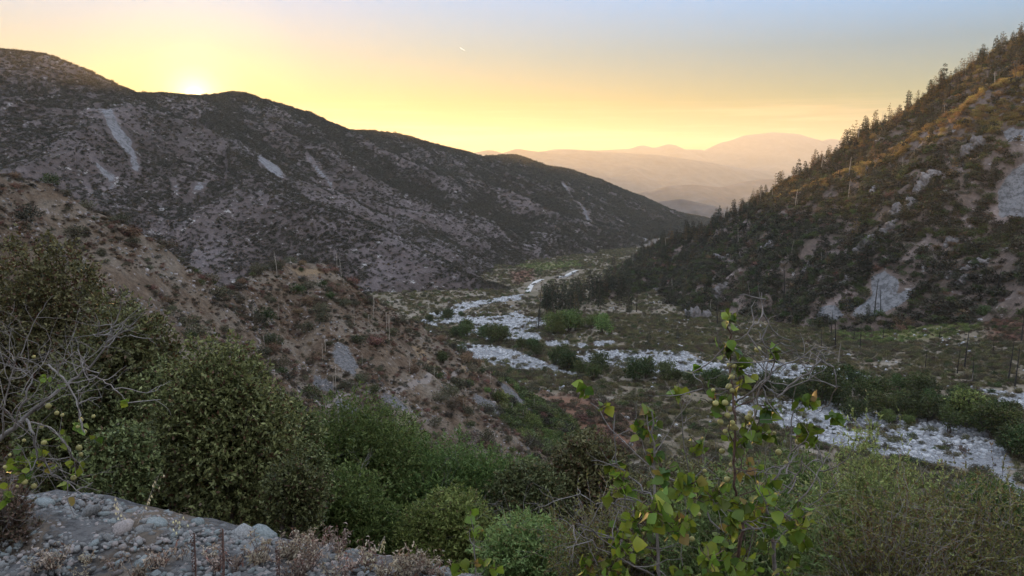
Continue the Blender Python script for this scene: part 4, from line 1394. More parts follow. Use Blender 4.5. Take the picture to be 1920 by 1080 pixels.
for i, a in enumerate([(1694, 402, 56, 66, 'big pale rounded crag in the middle of the right mountain face'),
          (1735, 350, 46, 60, 'pale crag just under the sunlit rib of the right mountain'),
          (1670, 425, 40, 34, 'low pale crag at the lower left of the biggest crag'),
          (1640, 362, 34, 30, 'pale crag upslope left of the biggest crag'),
          (1622, 465, 40, 46, 'grey crag between the scree patch and the biggest crag'),
          (1848, 488, 48, 30, 'white crag at the top of the rock streak on the right slope'),
          (1816, 514, 46, 24, 'white crag at the foot of the rock streak on the right slope'),
          (1782, 520, 24, 26, 'small white crag left of the rock streak'),
          (1312, 596, 52, 70, 'grey cliff at the mountain foot behind the fruiting shrub'),
          (1345, 560, 46, 50, 'grey crag above the cliff at the mountain foot'),
          (1352, 495, 36, 34, 'pale crag half way up the slope above the mountain foot'),
          (1520, 500, 36, 30, 'pale crag on the slope left of the scree patch'),
          (1590, 530, 34, 26, 'pale crag beside the top of the scree patch'),
          (1660, 270, 30, 22, 'small crag high under the skyline trees'),
          (1820, 280, 44, 40, 'pale crag below the sunlit rib near the right edge'),
          (1790, 455, 40, 26, 'pale crag on the slope above the rock streak'),
          (1440, 470, 40, 34, 'brown grey crag on the lower slope under the skyline trees'),
          (1226, 545, 26, 20, 'small pale crag beside the dark grove')]):
    crag(*a[:4], a[4], seed=i)

# ------------------------------------------------------------------ large shrubs round the bank
def near_z(x, y):
    return float(h_base(np.array([x]), np.array([y]))[0])

def big_shrub(name, box, Y, mat, leaf, aspect, label, cat='shrub', group=None, dens=1.0, per=7, nl=7, bark=B_DARK, up=.25, twigs=0, dep=.5):
    x0, y0, x1, y1 = box
    a, b = at(x0, y0, Y), at(x1, y1, Y)
    W, Ht = b[0] - a[0], a[2] - b[2]
    cx = (a[0] + b[0]) / 2
    gz = near_z(cx, Y)
    top, bot = a[2], b[2]
    root = empty(name, (cx, Y, min(gz, bot)))
    ox = np.array([cx, Y, min(gz, bot)])
    lobes = []
    rw = W * .30; rh = Ht * .28
    for i in range(nl):
        fx = (RNG.random() - .5) * (W - 2 * rw) * 1.05; fz = bot + rh + RNG.random() * max(Ht - 2 * rh, 0)
        k = .75 + .45 * RNG.random()
        lobes.append((np.array([cx + fx, Y + (RNG.random() - .5) * W * .5, fz]) - ox, np.array([rw, rw * .9, rh]) * k))
    lobes.append((np.array([cx, Y, top - rh]) - ox, np.array([rw, rw, rh])))
    lobes.append((np.array([cx, Y + .1 * W, bot + rh * .9]) - ox, np.array([rw * 1.35, rw * 1.1, rh])))
    lobes.append((np.array([cx - W * .2, Y, (top + bot) / 2]) - ox, np.array([rw, rw, rh * 1.1])))
    lobes.append((np.array([cx + W * .2, Y, (top + bot) / 2 - .1 * Ht]) - ox, np.array([rw, rw, rh * 1.1])))
    area = sum(4 * 3.14 * np.mean(r) ** 2 for _, r in lobes) * .55
    n = int(dens * 2.6 * area / (leaf * leaf * aspect * .5) / per)
    n = min(n, 9000)
    link('foliage', crown_mesh('foliage', lobes, n, per, leaf, leaf * aspect, dep, 1.1, up), mat, root)
    link('stem', stem_mesh('stem', (0, 0, gz - ox[2] - .2), lobes[:6], .03), bark, root)
    if twigs:
        mb = MB()
        for _ in range(twigs):
            c, r = lobes[RNG.integers(len(lobes))]
            u = unit(1)[0]; u[2] = abs(u[2]) + .3
            twig_tree(mb, c + u * r * .4, u, np.mean(r) * (.7 + .6 * RNG.random()), .0028, 2, None, .35)
        link('twigs', mb.mesh('twigs'), B_GREY, root)
        root.children[-1]['kind'] = 'stuff'
    tag(root, label, cat, group)
    return root

G1 = 'shrubs crowding behind the stony bank'
big_shrub('scrub_oak', (-90, 448, 215, 930), 8.0, L_SUMAC, .044, .5, 'tall brownish olive oak shrub at the left picture edge', 'shrub', G1, 1.0)
big_shrub('scrub_oak', (110, 556, 345, 950), 7.0, L_SUMAC, .040, .5, 'dark olive oak shrub between the tall left shrub and the round dark one', 'shrub', G1, 1.0)
big_shrub('scrub_oak', (262, 640, 580, 990), 6.0, L_OAK, .034, .5, 'big round dark green shrub standing over the stony bank', 'shrub', G1, 1.1)
big_shrub('scrub_oak', (150, 800, 300, 950), 5.2, L_OAK, .030, .5, 'low dark shrub at the foot of the left shrubs on the bank edge', 'shrub', G1, 1.0, nl=4)
big_shrub('scrub_oak', (490, 860, 605, 1005), 5.2, L_OAK, .028, .5, 'small dark shrub at the right foot of the big round dark one', 'shrub', G1, 1.0, nl=4)
big_shrub('scrub_oak', (40, 700, 240, 960), 6.4, L_OAK, .034, .5, 'dark olive shrub behind the bare grey branches on the left', 'shrub', G1, 1.0, nl=6)
big_shrub('scrub_oak', (215, 690, 400, 960), 6.6, L_OAK, .036, .5, 'dark olive shrub filling the gap left of the big round one', 'shrub', G1, 1.0, nl=6)
big_shrub('scrub_oak', (430, 740, 620, 1000), 6.9, L_OAK, .036, .5, 'dark green shrub between the big round one and the fresh green ones', 'shrub', G1, 1.0, nl=6)
G2 = 'green shrubs below the bank'
big_shrub('green_shrub', (620, 790, 860, 1000), 10.0, L_GREEN, .046, .33, 'fresh green shrub filling between the two larger green ones', 'shrub', G2, .9, up=.5, twigs=8, dep=.7)
big_shrub('green_shrub', (860, 860, 1060, 1040), 10.5, L_GREEN, .046, .33, 'green shrub behind the olive ones in the middle', 'shrub', G2, .9, up=.5, twigs=8, dep=.7)
big_shrub('green_shrub', (515, 735, 800, 1030), 8.8, L_GREEN, .046, .33, 'fresh green shrub just right of the big round dark one', 'shrub', G2, .9, up=.5, twigs=14, dep=.7)
big_shrub('green_shrub', (700, 815, 985, 1050), 9.0, L_GREEN, .044, .33, 'spreading fresh green shrub in the middle below the spur', 'shrub', G2, .9, up=.5, twigs=14, dep=.7)
big_shrub('green_shrub', (560, 880, 760, 1060), 7.6, L_GREEN, .040, .4, 'shaded dark green shrub low behind the dry herbs', 'shrub', G2, .8, nl=5, twigs=6)
big_shrub('green_shrub', (740, 925, 940, 1070), 7.4, L_GREEN, .038, .4, 'shaded green shrub low right of the dry herbs', 'shrub', G2, .8, nl=5, twigs=6)
big_shrub('laurel_shrub', (915, 870, 1070, 1040), 8.5, L_SUMAC, .05, .36, 'grey olive shrub left of the brown topped shrub', 'shrub', G2, .9)
big_shrub('laurel_shrub', (1020, 818, 1190, 1010), 9.0, L_SUMAC, .056, .36, 'brown tinged olive shrub in the middle, left of the fruiting shrub', 'shrub', G2, 1.0)
big_shrub('laurel_shrub', (880, 975, 1100, 1130), 4.6, L_BROOM, .030, .38, 'pale olive shrub at the bottom edge left of the fruiting shrub', 'shrub', G2, .7, nl=6, twigs=10, dep=.8)
G3 = 'pale broom shrubs at the lower right'
def broom(box, Y, label, stems=150, mat=L_BROOM, leaf=.026, tw=B_STEM):
    """wiry shrub: many thin rising stems with small leaves along them"""
    x0, y0, x1, y1 = box
    a, b = at(x0, y0, Y), at(x1, y1, Y)
    W, top = b[0] - a[0], a[2]
    cx = (a[0] + b[0]) / 2
    gz = min(near_z(cx, Y), b[2])
    Ht = top - gz
    root = empty('broom_shrub', (cx, Y, gz))
    st, lv = MB(), MB()
    for _ in range(stems):
        th = RNG.random() * 6.28; r = RNG.random() ** .6
        e = np.array([math.cos(th) * r * W * .52, math.sin(th) * r * W * .38, Ht * (1.02 - .38 * r * r) * (.62 + .4 * RNG.random())])
        p0 = e * np.array([.25, .25, 0]) + RNG.normal(size=3) * .03 * np.array([1, 1, 0])
        P = wander(p0, e, 8, .22)
        st.tube(P, np.linspace(.0035, .0010, 8), 3)
        for _k in range(5):
            i = RNG.integers(3, 8)
            q = P[i] + (P[i] - P[i - 1]) * 0 
            dr = (e - p0) / np.linalg.norm(e - p0) * .5 + RNG.normal(size=3) * .55
            S = wander(q, q + dr * (.10 + .16 * RNG.random()), 5, .25)
            st.tube(S, np.linspace(.0016, .0007, 5), 3)
            m = 22
            t = RNG.random(m) * 3.99; k = t.astype(int); fr_ = (t - k)[:, None]
            C = S[k] * (1 - fr_) + S[k + 1] * fr_
            lv.leaves(C, dr * .8 + RNG.normal(size=(m, 3)) * .6, leaf * (.6 + .7 * RNG.random(m)), leaf * .36, .2)
        m = 34
        t = 2 + RNG.random(m) * 4.99; k = t.astype(int); fr_ = (t - k)[:, None]
        C = P[k] * (1 - fr_) + P[k + 1] * fr_
        lv.leaves(C, RNG.normal(size=(m, 3)) * .7 + [0, 0, .5], leaf * (.6 + .8 * RNG.random(m)), leaf * .3, .2)
    o = link('stems', st.mesh('stems'), tw, root); o['kind'] = 'stuff'
    link('foliage', lv.mesh('foliage'), mat, root)
    tag(root, label, 'shrub', G3)
broom((1480, 830, 1770, 1130), 4.4, 'pale green wiry broom shrub right of the fruiting shrub', 330)
broom((1680, 900, 1960, 1130), 4.2, 'yellowish twiggy broom shrub in the lower right corner', 260, L_WIRY, .024, B_GREY)
broom((1560, 930, 1800, 1140), 3.4, 'low yellowish twiggy broom shrub between the two larger brooms at the bottom', 130, L_WIRY, .022, B_GREY)
broom((1240, 890, 1520, 1140), 3.6, 'thin wiry broom shrub behind the stems of the fruiting shrub', 220)
broom((1040, 960, 1260, 1140), 3.8, 'thin yellowish wiry broom shrub at the bottom between olive and fruiting shrubs', 160, L_WIRY, .022, B_GREY)
big_shrub('green_shrub', (1390, 860, 1600, 1060), 6.0, L_GREEN, .034, .3, 'green shrub seen through the fruiting shrub', 'shrub', G2, .8, nl=6, up=.5, twigs=8, dep=.8)
big_shrub('green_shrub', (1760, 905, 1960, 1060), 6.5, L_GREEN, .036, .3, 'green shrub behind the lower right broom', 'shrub', G2, .8, nl=6, up=.5, twigs=8, dep=.8)
big_shrub('green_shrub', (1170, 880, 1400, 1060), 6.6, L_SUMAC, .036, .36, 'olive shrub behind the left stems of the fruiting shrub', 'shrub', G2, .8, nl=6, up=.4, twigs=8, dep=.8)
big_shrub('dry_shrub', (-60, 905, 95, 1120), 3.3, L_BROWN, .022, .45, 'dry brown twiggy bush in the lower left corner', 'shrub', None, .35, nl=5, twigs=26, dep=.9)

# ------------------------------------------------------------------ fruiting shrubs: every leaf and fruit a part
def leaf_shape(seed):
    rg = np.random.default_rng(seed)
    t = np.linspace(0, 1, 7)
    w = np.array([.10, .40, .50, .46, .33, .16, .0]) * (.9 + .2 * rg.random(7))
    bend = .25 * rg.normal() + .35
    V = []
    for a, b in zip(t, w):
        z = -bend * a * a * .6
        V += [(-b, a, z + b * .22), (0, a, z), (b, a, z + b * .22)]
    V += [(0, -.38, .06), (.02, -.38, .06), (.02, 0, 0.0), (-.02, 0, 0.0)]
    Q = []
    for i in range(6):
        k = i * 3
        Q += [(k, k + 1, k + 4, k + 3), (k + 1, k + 2, k + 5, k + 4)]
    Q += [(21, 22, 23, 24)]
    me = mesh_np('leaf', np.array(V), np.array(Q), True)
    me.materials.append(L_FRUIT)
    return me
LEAVES = [leaf_shape(i) for i in range(5)]
def fruit_shape():
    V, T = ICO[2]
    V = V.copy()
    V[:, 2] *= .93
    top = np.exp(-((V[:, 0] ** 2 + V[:, 1] ** 2) / .08)) * (V[:, 2] > 0)
    V[:, 2] -= .18 * top
    groove = np.exp(-(V[:, 0] / .12) ** 2) * (V[:, 1] > 0)
    V[:, 1] -= .07 * groove
    mb = MB(); mb.add(V, None, T)
    mb.tube([(0, 0, .7), (.03, .02, 1.1), (.02, .05, 1.5)], [.09, .07, .07], 4)
    me = mb.mesh('fruit', True)
    me.materials.append(M_FRUITSKIN)
    return me
FRUIT = fruit_shape()

def fruiting_shrub(stems, clusters, fruits, Y, scale, label, extra, leaf=.032, frad=.0085, extra_bark=B_GREY):
    base = at(*stems[0][0][0], Y)
    gz = near_z(base[0], Y)
    org = np.array([base[0], Y, gz])
    root = empty('fruiting_shrub', tuple(org))
    for line, r0, r1, bark, dy in stems:
        n = len(line)
        P = np.array([at(px, py, Y + dy * (i / max(1, n - 1)) + .03 * RNG.normal()) for i, (px, py) in enumerate(line)])
        # smooth the line
        t = np.linspace(0, n - 1, 4 * n - 3)
        Q = np.stack([np.interp(t, np.arange(n), P[:, c]) for c in range(3)], 1)
        Q[1:-1] = .25 * Q[:-2] + .5 * Q[1:-1] + .25 * Q[2:]
        Q += RNG.normal(size=Q.shape) * .003
        if line[0][1] > 1075:
            Q = np.concatenate([[(Q[0][0] * .7 + org[0] * .3, Q[0][1] * .7 + org[1] * .3, gz - .05)], Q])
        mb = MB(); mb.tube(Q - org, np.linspace(r0, r1, len(Q)) * .58, 6)
        # short side twigs on the stem
        for _ in range(max(2, len(Q) // 3)):
            i = RNG.integers(1, len(Q))
            twig_tree(mb, Q[i] - org, RNG.normal(size=3) + [0, 0, .4], .05 + .10 * RNG.random(), .0022, 1, None, .4)
        link('branch' if r0 < .008 else 'stem', mb.mesh('stem', True), bark, root)
    for px, py, rpx, n, dy in clusters:
        c = at(px, py, Y + dy); R = rpx / F * Y
        mb = MB()
        made = []
        for _ in range(n):
            p = c + unit(1)[0] * R * RNG.random() ** .5
            e = c + (p - c) * .2 + np.array([0, 0, -.2 * R])
            mb.tube(wander(e - org, p - org, 4, .2), [.0016, .0014, .0012, .001], 3)
            d = Vector(unit(1)[0] * .7 + np.array([0, -.2, -.55]))
            q = d.to_track_quat('Y', 'Z')
            o = link('leaf', LEAVES[RNG.integers(5)], None, root, tuple(p - org))
            o.rotation_euler = (q @ Matrix.Rotation(RNG.random() * 6.28, 4, 'Y').to_quaternion()).to_euler()
            s = leaf * (.6 + .6 * RNG.random())
            o.scale = (s, s, s)
            made.append(o)
        tw_ = link('twig', mb.mesh('twig'), B_RED, root)
        for o in made: o.parent = tw_
    for px, py, rpx, n, dy in fruits:
        c = at(px, py, Y + dy); R = rpx / F * Y
        for _ in range(max(1, int(n * .62))):
            p = c + np.array([RNG.normal() * .8, RNG.normal() * .7, RNG.normal() * 1.1]) * R
            o = link('fruit', FRUIT, None, root, tuple(p - org), (RNG.normal() * .5, RNG.normal() * .5, RNG.random() * 6.28), frad * (.65 + .65 * RNG.random()))
    if extra:
        mb = MB()
        for px, py, dx, dz, L in extra:
            twig_tree(mb, at(px, py, Y + .1 * RNG.normal()) - org, (dx, RNG.normal() * .3, dz), L, .0016, 3, None, .35, (2, 4))
        o = link('twigs', mb.mesh('twigs'), extra_bark, root); o['kind'] = 'stuff'
    tag(root, label, 'shrub')
    return root

def C4(*a):      # helper: points given in a 2.076x enlargement of the lower middle of the picture
    return [(1080 + x / 2.076, 560 + y / 2.076) for x, y in a]
def C5(*a):
    return [(x / 2.347, 620 + y / 2.347) for x, y in a]
stems = [
    ([(1376, 1100)] + C4((620, 1030), (655, 900), (630, 800), (612, 700), (618, 560), (615, 430), (598, 250), (600, 180), (590, 90)), .010, .003, B_RED, .0),
    ([(1460, 1100)] + C4((780, 1060), (745, 850), (725, 780), (790, 680), (835, 640), (880, 560)), .013, .003, B_GREY, .1),
    ([(1236, 1100)] + C4((320, 1070), (305, 800), (300, 600), (303, 440)), .011, .004, B_GREY, -.05),
    (C4((300, 780), (230, 710), (155, 640), (150, 540), (145, 450)), .005, .0025, B_GREY, .1),
    (C4((285, 790), (190, 780), (100, 800), (40, 780), (0, 740)), .005, .002, B_GREY, .15),
    (C4((700, 900), (520, 770), (310, 670), (160, 540), (60, 400)), .006, .002, B_GREY, .1),
    (C4((615, 410), (690, 360), (755, 290), (775, 235), (740, 180), (710, 130)), .005, .002, B_GREY, -.1),
    (C4((690, 490), (715, 350), (760, 290), (785, 270)), .005, .003, B_GREY, -.1),
    (C4((600, 170), (650, 145), (710, 95), (735, 40), (733, 0)), .0035, .002, B_GREY, .1),
    (C4((780, 380), (880, 300), (960, 235), (1005, 275), (1015, 330), (990, 400), (950, 445)), .0045, .0025, B_GREY, .15),
    (C4((820, 680), (835, 600), (840, 430), (855, 340)), .0045, .0025, B_GREY, .05),
    (C4((560, 900), (450, 760), (420, 560), (400, 400)), .005, .002, B_GREY, .1),
    (C4((640, 340), (520, 380), (480, 320), (420, 270)), .0035, .0018, B_GREY, .1),
    (C4((830, 760), (860, 690), (885, 610)), .004, .0025, B_GREY, .0),
    (C4((330, 980), (220, 960), (110, 930), (0, 870)), .005, .002, B_GREY, -.15),
    (C4((300, 1080), (150, 1000), (60, 950), (-60, 850)), .005, .002, B_GREY, -.2),
    (C4((640, 900), (780, 880), (900, 760), (960, 640), (1000, 570)), .005, .002, B_GREY, .1),
]
cl = [(590, 78, 34, 6, 0), (598, 180, 46, 12, 0), (640, 265, 70, 12, 0), (780, 200, 24, 5, -.05), (550, 400, 80, 14, 0), (700, 510, 70, 18, -.05), (750, 410, 46, 9, -.05), (905, 400, 46, 12, 0),
      (890, 515, 62, 18, 0), (680, 670, 56, 11, 0), (540, 760, 76, 16, 0), (275, 500, 56, 12, 0), (398, 365, 26, 6, .1), (35, 352, 26, 5, .1), (285, 430, 22, 4, 0), (240, 850, 74, 18, -.05), (400, 870, 60, 12, 0),
      (560, 985, 76, 18, -.05), (880, 905, 60, 10, 0), (60, 1020, 60, 12, -.1), (690, 800, 66, 11, 0), (1010, 455, 30, 5, .1), (112, 410, 18, 3, .1), (210, 742, 30, 5, 0), (482, 272, 18, 3, .1), (620, 560, 60, 8, 0), (300, 590, 36, 6, 0), (480, 560, 50, 8, .05), (330, 720, 50, 8, .05)]
cl += [(150 + 780 * RNG.random(), 640 + 440 * RNG.random() ** .8, 40 + 30 * RNG.random(), RNG.integers(5, 10), .2 * RNG.normal()) for _ in range(44)]
clusters = [(*C4((x, y))[0], r / 2.076, int(n * 1.6), dy) for x, y, r, n, dy in cl]
fr = [(585, 350, 24, 6, -.03), (570, 410, 30, 9, -.03), (575, 470, 28, 7, -.02), (655, 470, 30, 6, -.03), (625, 540, 30, 8, -.03), (675, 285, 60, 9, 0), (815, 585, 40, 4, 0), (640, 620, 40, 5, 0), (620, 740, 30, 3, 0), (500, 860, 60, 6, 0), (860, 580, 30, 3, 0), (220, 960, 40, 3, 0), (770, 600, 40, 3, 0), (500, 680, 20, 2, 0), (450, 780, 50, 4, 0)]
fruits = [(*C4((x, y))[0], r / 2.076, n, dy) for x, y, r, n, dy in fr]
extra = [(1225, 960, -.8, .4, .14), (1225, 1010, .5, .7, .15), (1300, 980, -.4, .8, .16), (1330, 1020, .3, .8, .14), (1450, 1000, .5, .7, .16), (1440, 950, -.5, .7, .15), (1500, 960, .6, .6, .15), (1280, 1060, -.3, .8, .16), (1180, 1040, -.6, .6, .14), (1120, 1060, -.5, .7, .12), (1400, 1050, .3, .9, .15), (1350, 900, -.7, .5, .12), (1420, 890, .7, .5, .12)]
fruiting_shrub(stems, clusters, fruits, 2.15, 1.0, 'leafy fruiting shrub with pale round fruits on tall stems, right of the middle', extra)

stems2 = [
    ([(-70, 870), (-30, 850)] + C5((0, 480), (60, 430), (110, 380), (200, 310), (320, 220), (420, 140), (490, 20), (520, -70)), .020, .003, B_GREY, .2),
    (C5((370, 180), (450, 220), (520, 270), (570, 320)), .005, .002, B_GREY, 0),
    (C5((110, 390), (150, 450), (160, 540), (145, 620)), .009, .003, B_GREY, -.1),
    (C5((215, 150), (270, 200), (330, 280), (355, 370), (360, 450)), .007, .0025, B_GREY, -.1),
    (C5((60, 430), (110, 300), (135, 200), (100, 110)), .008, .003, B_GREY, 0),
    (C5((10, 460), (25, 300), (60, 180), (85, 100)), .006, .003, B_GREY, 0),
    (C5((120, 400), (220, 420), (300, 520), (350, 580)), .005, .002, B_GREY, -.05),
    (C5((160, 540), (230, 620), (320, 690), (380, 730)), .005, .002, B_GREY, -.1),
    (C5((490, 20), (430, 30), (410, 15)), .003, .0018, B_GREY, 0),
    (C5((460, 60), (520, 25), (580, 18)), .003, .0018, B_GREY, 0),
    (C5((100, 420), (40, 360), (0, 330)), .006, .003, B_GREY, 0),
    (C5((340, 270), (400, 230), (450, 165)), .004, .002, B_GREY, 0),
]
cl2 = [(208, 212, 28, 4, 0), (255, 480, 56, 10, -.05), (345, 412, 30, 5, -.05), (430, 470, 16, 2, 0), (345, 590, 42, 7, 0), (335, 722, 16, 1, 0), (560, 300, 16, 2, 0), (100, 600, 84, 22, 0), (262, 230, 16, 2, 0), (40, 700, 60, 10, 0), (5, 300, 20, 2, 0), (200, 560, 60, 9, 0), (275, 670, 30, 3, 0)]
fr2 = [(250, 400, 50, 6, 0), (320, 470, 50, 6, 0), (330, 560, 40, 5, 0), (200, 440, 50, 4, 0), (60, 540, 50, 8, 0), (150, 620, 50, 6, 0), (400, 380, 20, 1, 0), (120, 95, 20, 1, 0), (60, 640, 30, 3, 0)]
ex2 = [(20, 720, -.2, .9, .20), (40, 740, .3, .8, .20), (60, 700, .6, .5, .20), (80, 720, -.6, .5, .18), (100, 710, .4, .7, .18), (30, 780, .6, .4, .2), (10, 760, -.3, .8, .2), (130, 700, .6, .5, .14), (50, 690, .1, .7, .16), (0, 700, .5, .6, .18), (70, 770, .8, .2, .16), (40, 860, .6, -.3, .16), (20, 900, .5, -.2, .14), (90, 850, .6, -.5, .15), (110, 880, .7, -.3, .13)]
fruiting_shrub(stems2, [(*C5((x, y))[0], r / 2.347, n, dy) for x, y, r, n, dy in cl2], [(*C5((x, y))[0], r / 2.347, n, dy) for x, y, r, n, dy in fr2], 2.6, 1.0,
               'tangle of bare grey branches with few yellow leaves at the left edge', ex2, .032, .0085)
# lone leafy sprout at the bank edge
fruiting_shrub([([(892, 1110), (890, 1040), (884, 970)], .006, .002, B_GREY, 0)], [(882, 965, 12, 3, 0), (890, 1000, 20, 6, 0), (895, 1050, 26, 6, 0), (860, 1060, 20, 4, 0), (930, 1060, 20, 4, 0)], [], 2.4, 1.0,
               'small leafy sprout at the bottom edge right of the dry herbs', None, .036)

# ------------------------------------------------------------------ stones, herbs and stalks on the bank
SM = {}
for mt, nm in ((R_GREY, 'g'), (R_TEAL, 't'), (R_BROWN, 'b')):
    SM[nm] = [stone_mesh('stone', 2, 1200 + i, .34, .55, 10) for i in range(6)]
    for m in SM[nm]: m.materials.append(mt)
def bank_stone(px, py, wpx, kind, label, name='stone', group='stones on the bank'):
    w = hit([(px, py)], h_base)[0]
    s = wpx / 2 / F * np.linalg.norm(w)
    o = link(name, SM[kind][RNG.integers(6)], None, None, (w[0], w[1] + s * .5, w[2] + s * .10), (RNG.normal() * .3, RNG.normal() * .3, RNG.random() * 6.28), s)
    tag(o, label, 'stone', group)
for px, py, wpx, kd, lb in [(488, 1010, 58, 't', 'big blue grey boulder on the bank, lower right of its cluster'), (450, 1008, 46, 'g', 'grey boulder at the left of the bank cluster'), (466, 984, 46, 't', 'rounded blue grey boulder at the back of the bank cluster'), (508, 992, 36, 't', 'blue grey stone at the right of the bank cluster'),
                            (286, 988, 40, 't', 'pale blue grey stone lit beside a dark one on the upper bank'), (364, 986, 36, 't', 'flat pale stone on the upper bank left of the boulder cluster'), (80, 952, 36, 't', 'pale stone at the top left of the bank'), (270, 996, 30, 'g', 'dark grey stone beside the lit pale one'),
                            (278, 936, 30, 't', 'pale stone at the bank edge under the dark shrubs'), (312, 952, 36, 'g', 'dark grey stone at the bank edge'), (194, 968, 24, 't', 'small pale stone on the bare upper bank'), (160, 968, 40, 'g', 'grey stone among rubble on the upper left bank'),
                            (345, 1056, 38, 'g', 'pale stone at the bottom of the bank'), (270, 1068, 50, 't', 'big blue grey stone at the bottom edge of the bank'), (735, 1040, 34, 't', 'grey stone among the dry herbs'), (225, 1002, 46, 'b', 'brown stone half sunk in the bank'), (612, 1055, 34, 'g', 'grey stone below the dry herbs')]:
    bank_stone(px, py, wpx, kd, lb)
bandlab = {'g': 'grey', 't': 'blue grey', 'b': 'brown'}
for i in range(300):
    px = 60 + 780 * RNG.random()
    lo = np.interp(px, [60, 250, 480, 640, 830], [945, 950, 1000, 1022, 1056])
    py = lo + (1085 - lo) * RNG.random() ** .8
    kd = 'gggtb'[RNG.integers(5)]
    wpx = 8 + 16 * RNG.random() ** 2.2
    wh = 'left' if px < 240 else 'middle' if px < 480 else 'right'
    bank_stone(px, py, wpx, kd, f"{'small' if wpx < 11 else 'larger'} {bandlab[kd]} broken stone on the {wh} part of the {'upper' if py < 1020 else 'lower'} bank")
# gravel between them
n = 26000
x = -3.6 + 4.6 * RNG.random(n); y = 1.9 + 2.6 * RNG.random(n)
z = h_base(x, y)
k = (y < 4.0 - .40 * np.maximum(x + 2.3, 0)) & (fbm(x / .5, y / .5, 401, 3) > -.42)
P = np.stack([x, y, z], 1)[k]
pr = [proto('gravel', m.copy(), mt) for m, mt in zip(STONES_LO, [R_GREY, R_GREY, R_BROWN, R_TEAL, R_GREY, R_BROWN])]
instancer('bank_gravel', pr, P, .005 + .017 * RNG.random(len(P)) ** 2.2, 'grey broken gravel covering the bank', .6)

# dry herbs
def dry_herb():
    t = empty('dry_herb')
    mb = MB(); lv = MB()
    for _ in range(9):
        a = RNG.random() * 6.28; l = .05 + .07 * RNG.random()
        P = wander((0, 0, -.01), (math.cos(a) * l * .6, math.sin(a) * l * .6, l), 5, .25)
        mb.tube(P, np.linspace(.0022, .001, 5), 3)
        m = 9
        i = RNG.integers(1, 5, m)
        lv.leaves(P[i], RNG.normal(size=(m, 3)) + [0, 0, -.3], .016 + .018 * RNG.random(m), .009, .6)
    link('stem', mb.mesh('stem'), B_MULLEIN, t)
    link('foliage', lv.mesh('foliage'), L_DRY, t)
    return Kind(t)
HERBS = [dry_herb() for _ in range(6)]
for i in range(85):
    px = 520 + 320 * RNG.random() if i < 66 else 60 + 470 * RNG.random()
    lo = np.interp(px, [60, 480, 560, 640, 830], [1050, 1045, 1005, 1010, 1048])
    py = lo + (1090 - lo) * RNG.random()
    w = hit([(px, py)], h_base)[0]
    HERBS[RNG.integers(6)].place(tuple(w), RNG.random() * 6.28, .5 + .5 * RNG.random(), 'curled dry brown herb in the patch at the bottom right of the bank' if px > 520 else 'curled dry brown herb standing singly low on the stony bank', 'herb', 'dry herbs on the bank')

def oat(px, py, top, label, lean=.25):
    w = hit([(px, py)], h_base)[0]
    d = np.linalg.norm(w); H = (py - top) / F * d
    t = empty('wild_oat', tuple(w))
    mb = MB(); hk = MB()
    tip = np.array([lean * H, 0, H])
    P = wander((0, 0, -.01), tip, 7, .08)
    mb.tube(P, np.linspace(.0016, .0007, 7), 3)
    for i in range(11):
        f = .45 + .55 * i / 10
        b = np.array([np.interp(f, np.linspace(0, 1, 7), P[:, c]) for c in range(3)])
        e = b + np.array([RNG.normal() * .012, RNG.normal() * .012, -.008 - .012 * RNG.random()])
        mb.tube([b, (b + e) / 2 + [0, 0, .004], e], [.0006, .0005, .0005], 3)
        hk.leaves([e, e], [(.25, 0, -1), (-.25, .1, -1)], .018, .005, .4)
    link('stem', mb.mesh('stem'), B_PALE, t); link('husks', hk.mesh('husks'), L_OAT, t)
    tag(t, label, 'grass', 'wild oats')
oat(255, 985, 896, 'pale wild oat stalk in front of the low dark shrub', .5)
oat(240, 990, 935, 'short pale wild oat stalk beside the taller one', -.3)
oat(682, 1035, 960, 'pale wild oat stalk at the edge of the dry herbs', .1)
oat(615, 1020, 965, 'leaning wild oat stalk left of the tallest herbs', -.3)
oat(798, 1055, 995, 'wild oat stalk at the right end of the bank', .1)
oat(700, 1040, 1005, 'short wild oat among the dry herbs', .6)
oat(330, 1010, 968, 'thin wild oat by the flat pale stone', .2)
oat(830, 1060, 1020, 'low wild oat beside the leafy sprout', -.8)
oat(960, 1085, 985, 'tall wild oat right of the leafy sprout', .3)

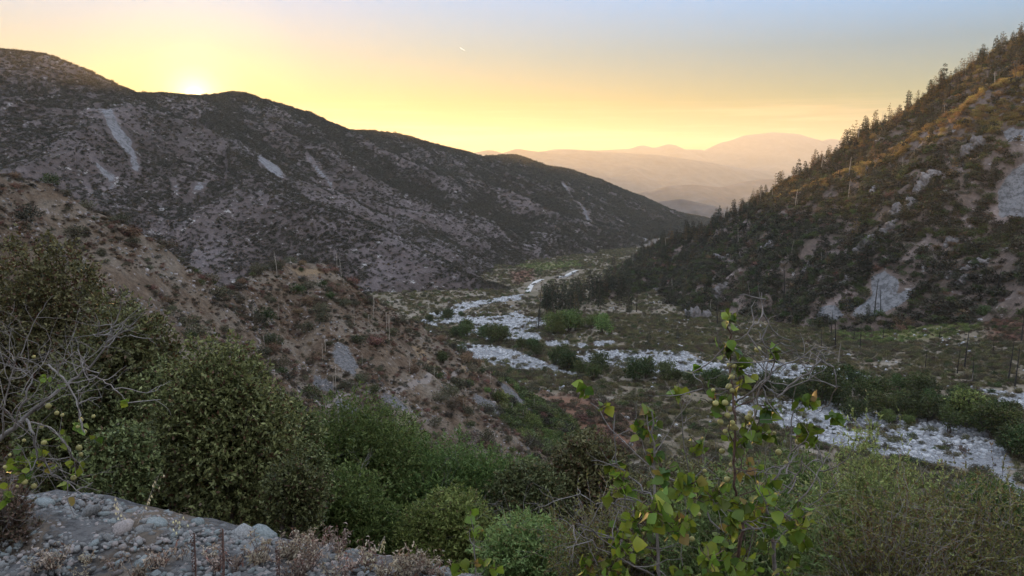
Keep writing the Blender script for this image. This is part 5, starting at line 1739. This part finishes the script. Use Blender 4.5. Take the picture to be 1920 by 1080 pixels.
def dead_stalk(px, top, label, r=.006):
    w = hit([(px, 1100)], h_base)[0]
    d = np.linalg.norm(w); H = (1100 - top) / F * d
    t = empty('dead_stalk', tuple(w))
    mb = MB(); mb.tube(wander((0, 0, -.03), (.01, 0, H), 8, .04), np.linspace(r, r * .6, 8), 6)
    sd = MB(); n = 120
    th = RNG.random(n) * 6.28; z = H * (.2 + .8 * RNG.random(n))
    D = np.stack([np.cos(th), np.sin(th), .5 + 0 * th], 1)
    sd.leaves(np.stack([np.cos(th) * r * .6, np.sin(th) * r * .6, z], 1), D, .008, .006, .5)
    link('stalk', mb.mesh('stalk', True), B_MULLEIN, t); link('seed_heads', sd.mesh('seed_heads'), B_MULLEIN, t)
    tag(t, label, 'stalk', 'dead seed stalks')
dead_stalk(419, 1000, 'thick reddish brown dead seed stalk at the bottom of the bank')
dead_stalk(366, 1008, 'thinner brown dead seed stalk left of the thick one', .0045)
dead_stalk(522, 1030, 'short thin dark dead stalk right of the thick one', .002)

# short vapour trail far up in the sky
ctr = at(867, 92, 40000)
mb = MB()
tp = np.linspace(-1, 1, 9)
dirv = at(872, 95, 40000) - at(862, 89, 40000)
mb.tube(np.array([ctr + dirv * t * .5 for t in tp]), 15 * np.array([.3, .7, 1, 1, .9, .8, .7, .5, .2]), 6)
m, nt, p_ = new_mat('vapour')
p_.inputs['Base Color'].default_value = (.9, .9, .9, 1); p_.inputs['Roughness'].default_value = 1
tag(link('vapour_trail', mb.mesh('vapour_trail', True), m), 'short white vapour trail high in the clear sky', 'vapour trail')

# ------------------------------------------------------------------ labels of look-alikes: counted from the left of the picture
bpy.context.view_layer.update()
ORD = ['leftmost', 'second', 'third', 'fourth', 'fifth', 'sixth', 'seventh', 'eighth', 'ninth', 'tenth', 'eleventh', 'twelfth', 'thirteenth', 'fourteenth', 'fifteenth',
       'sixteenth', 'seventeenth', 'eighteenth', 'nineteenth', 'twentieth']
same = {}
for o in SC.objects:
    if o.parent is None and 'label' in o and 'category' in o:
        same.setdefault(o['label'], []).append(o)
for lb, obs in same.items():
    if 1 < len(obs) <= 20 and len(lb.split()) <= 12:
        obs.sort(key=lambda o: project([tuple(o.matrix_world.translation)])[0][0])
        for i, o in enumerate(obs):
            t = 'leftmost such one' if i == 0 else 'rightmost such one' if i == len(obs) - 1 else f'{ORD[i]} from left'
            o['label'] = f'{lb}, {t}'
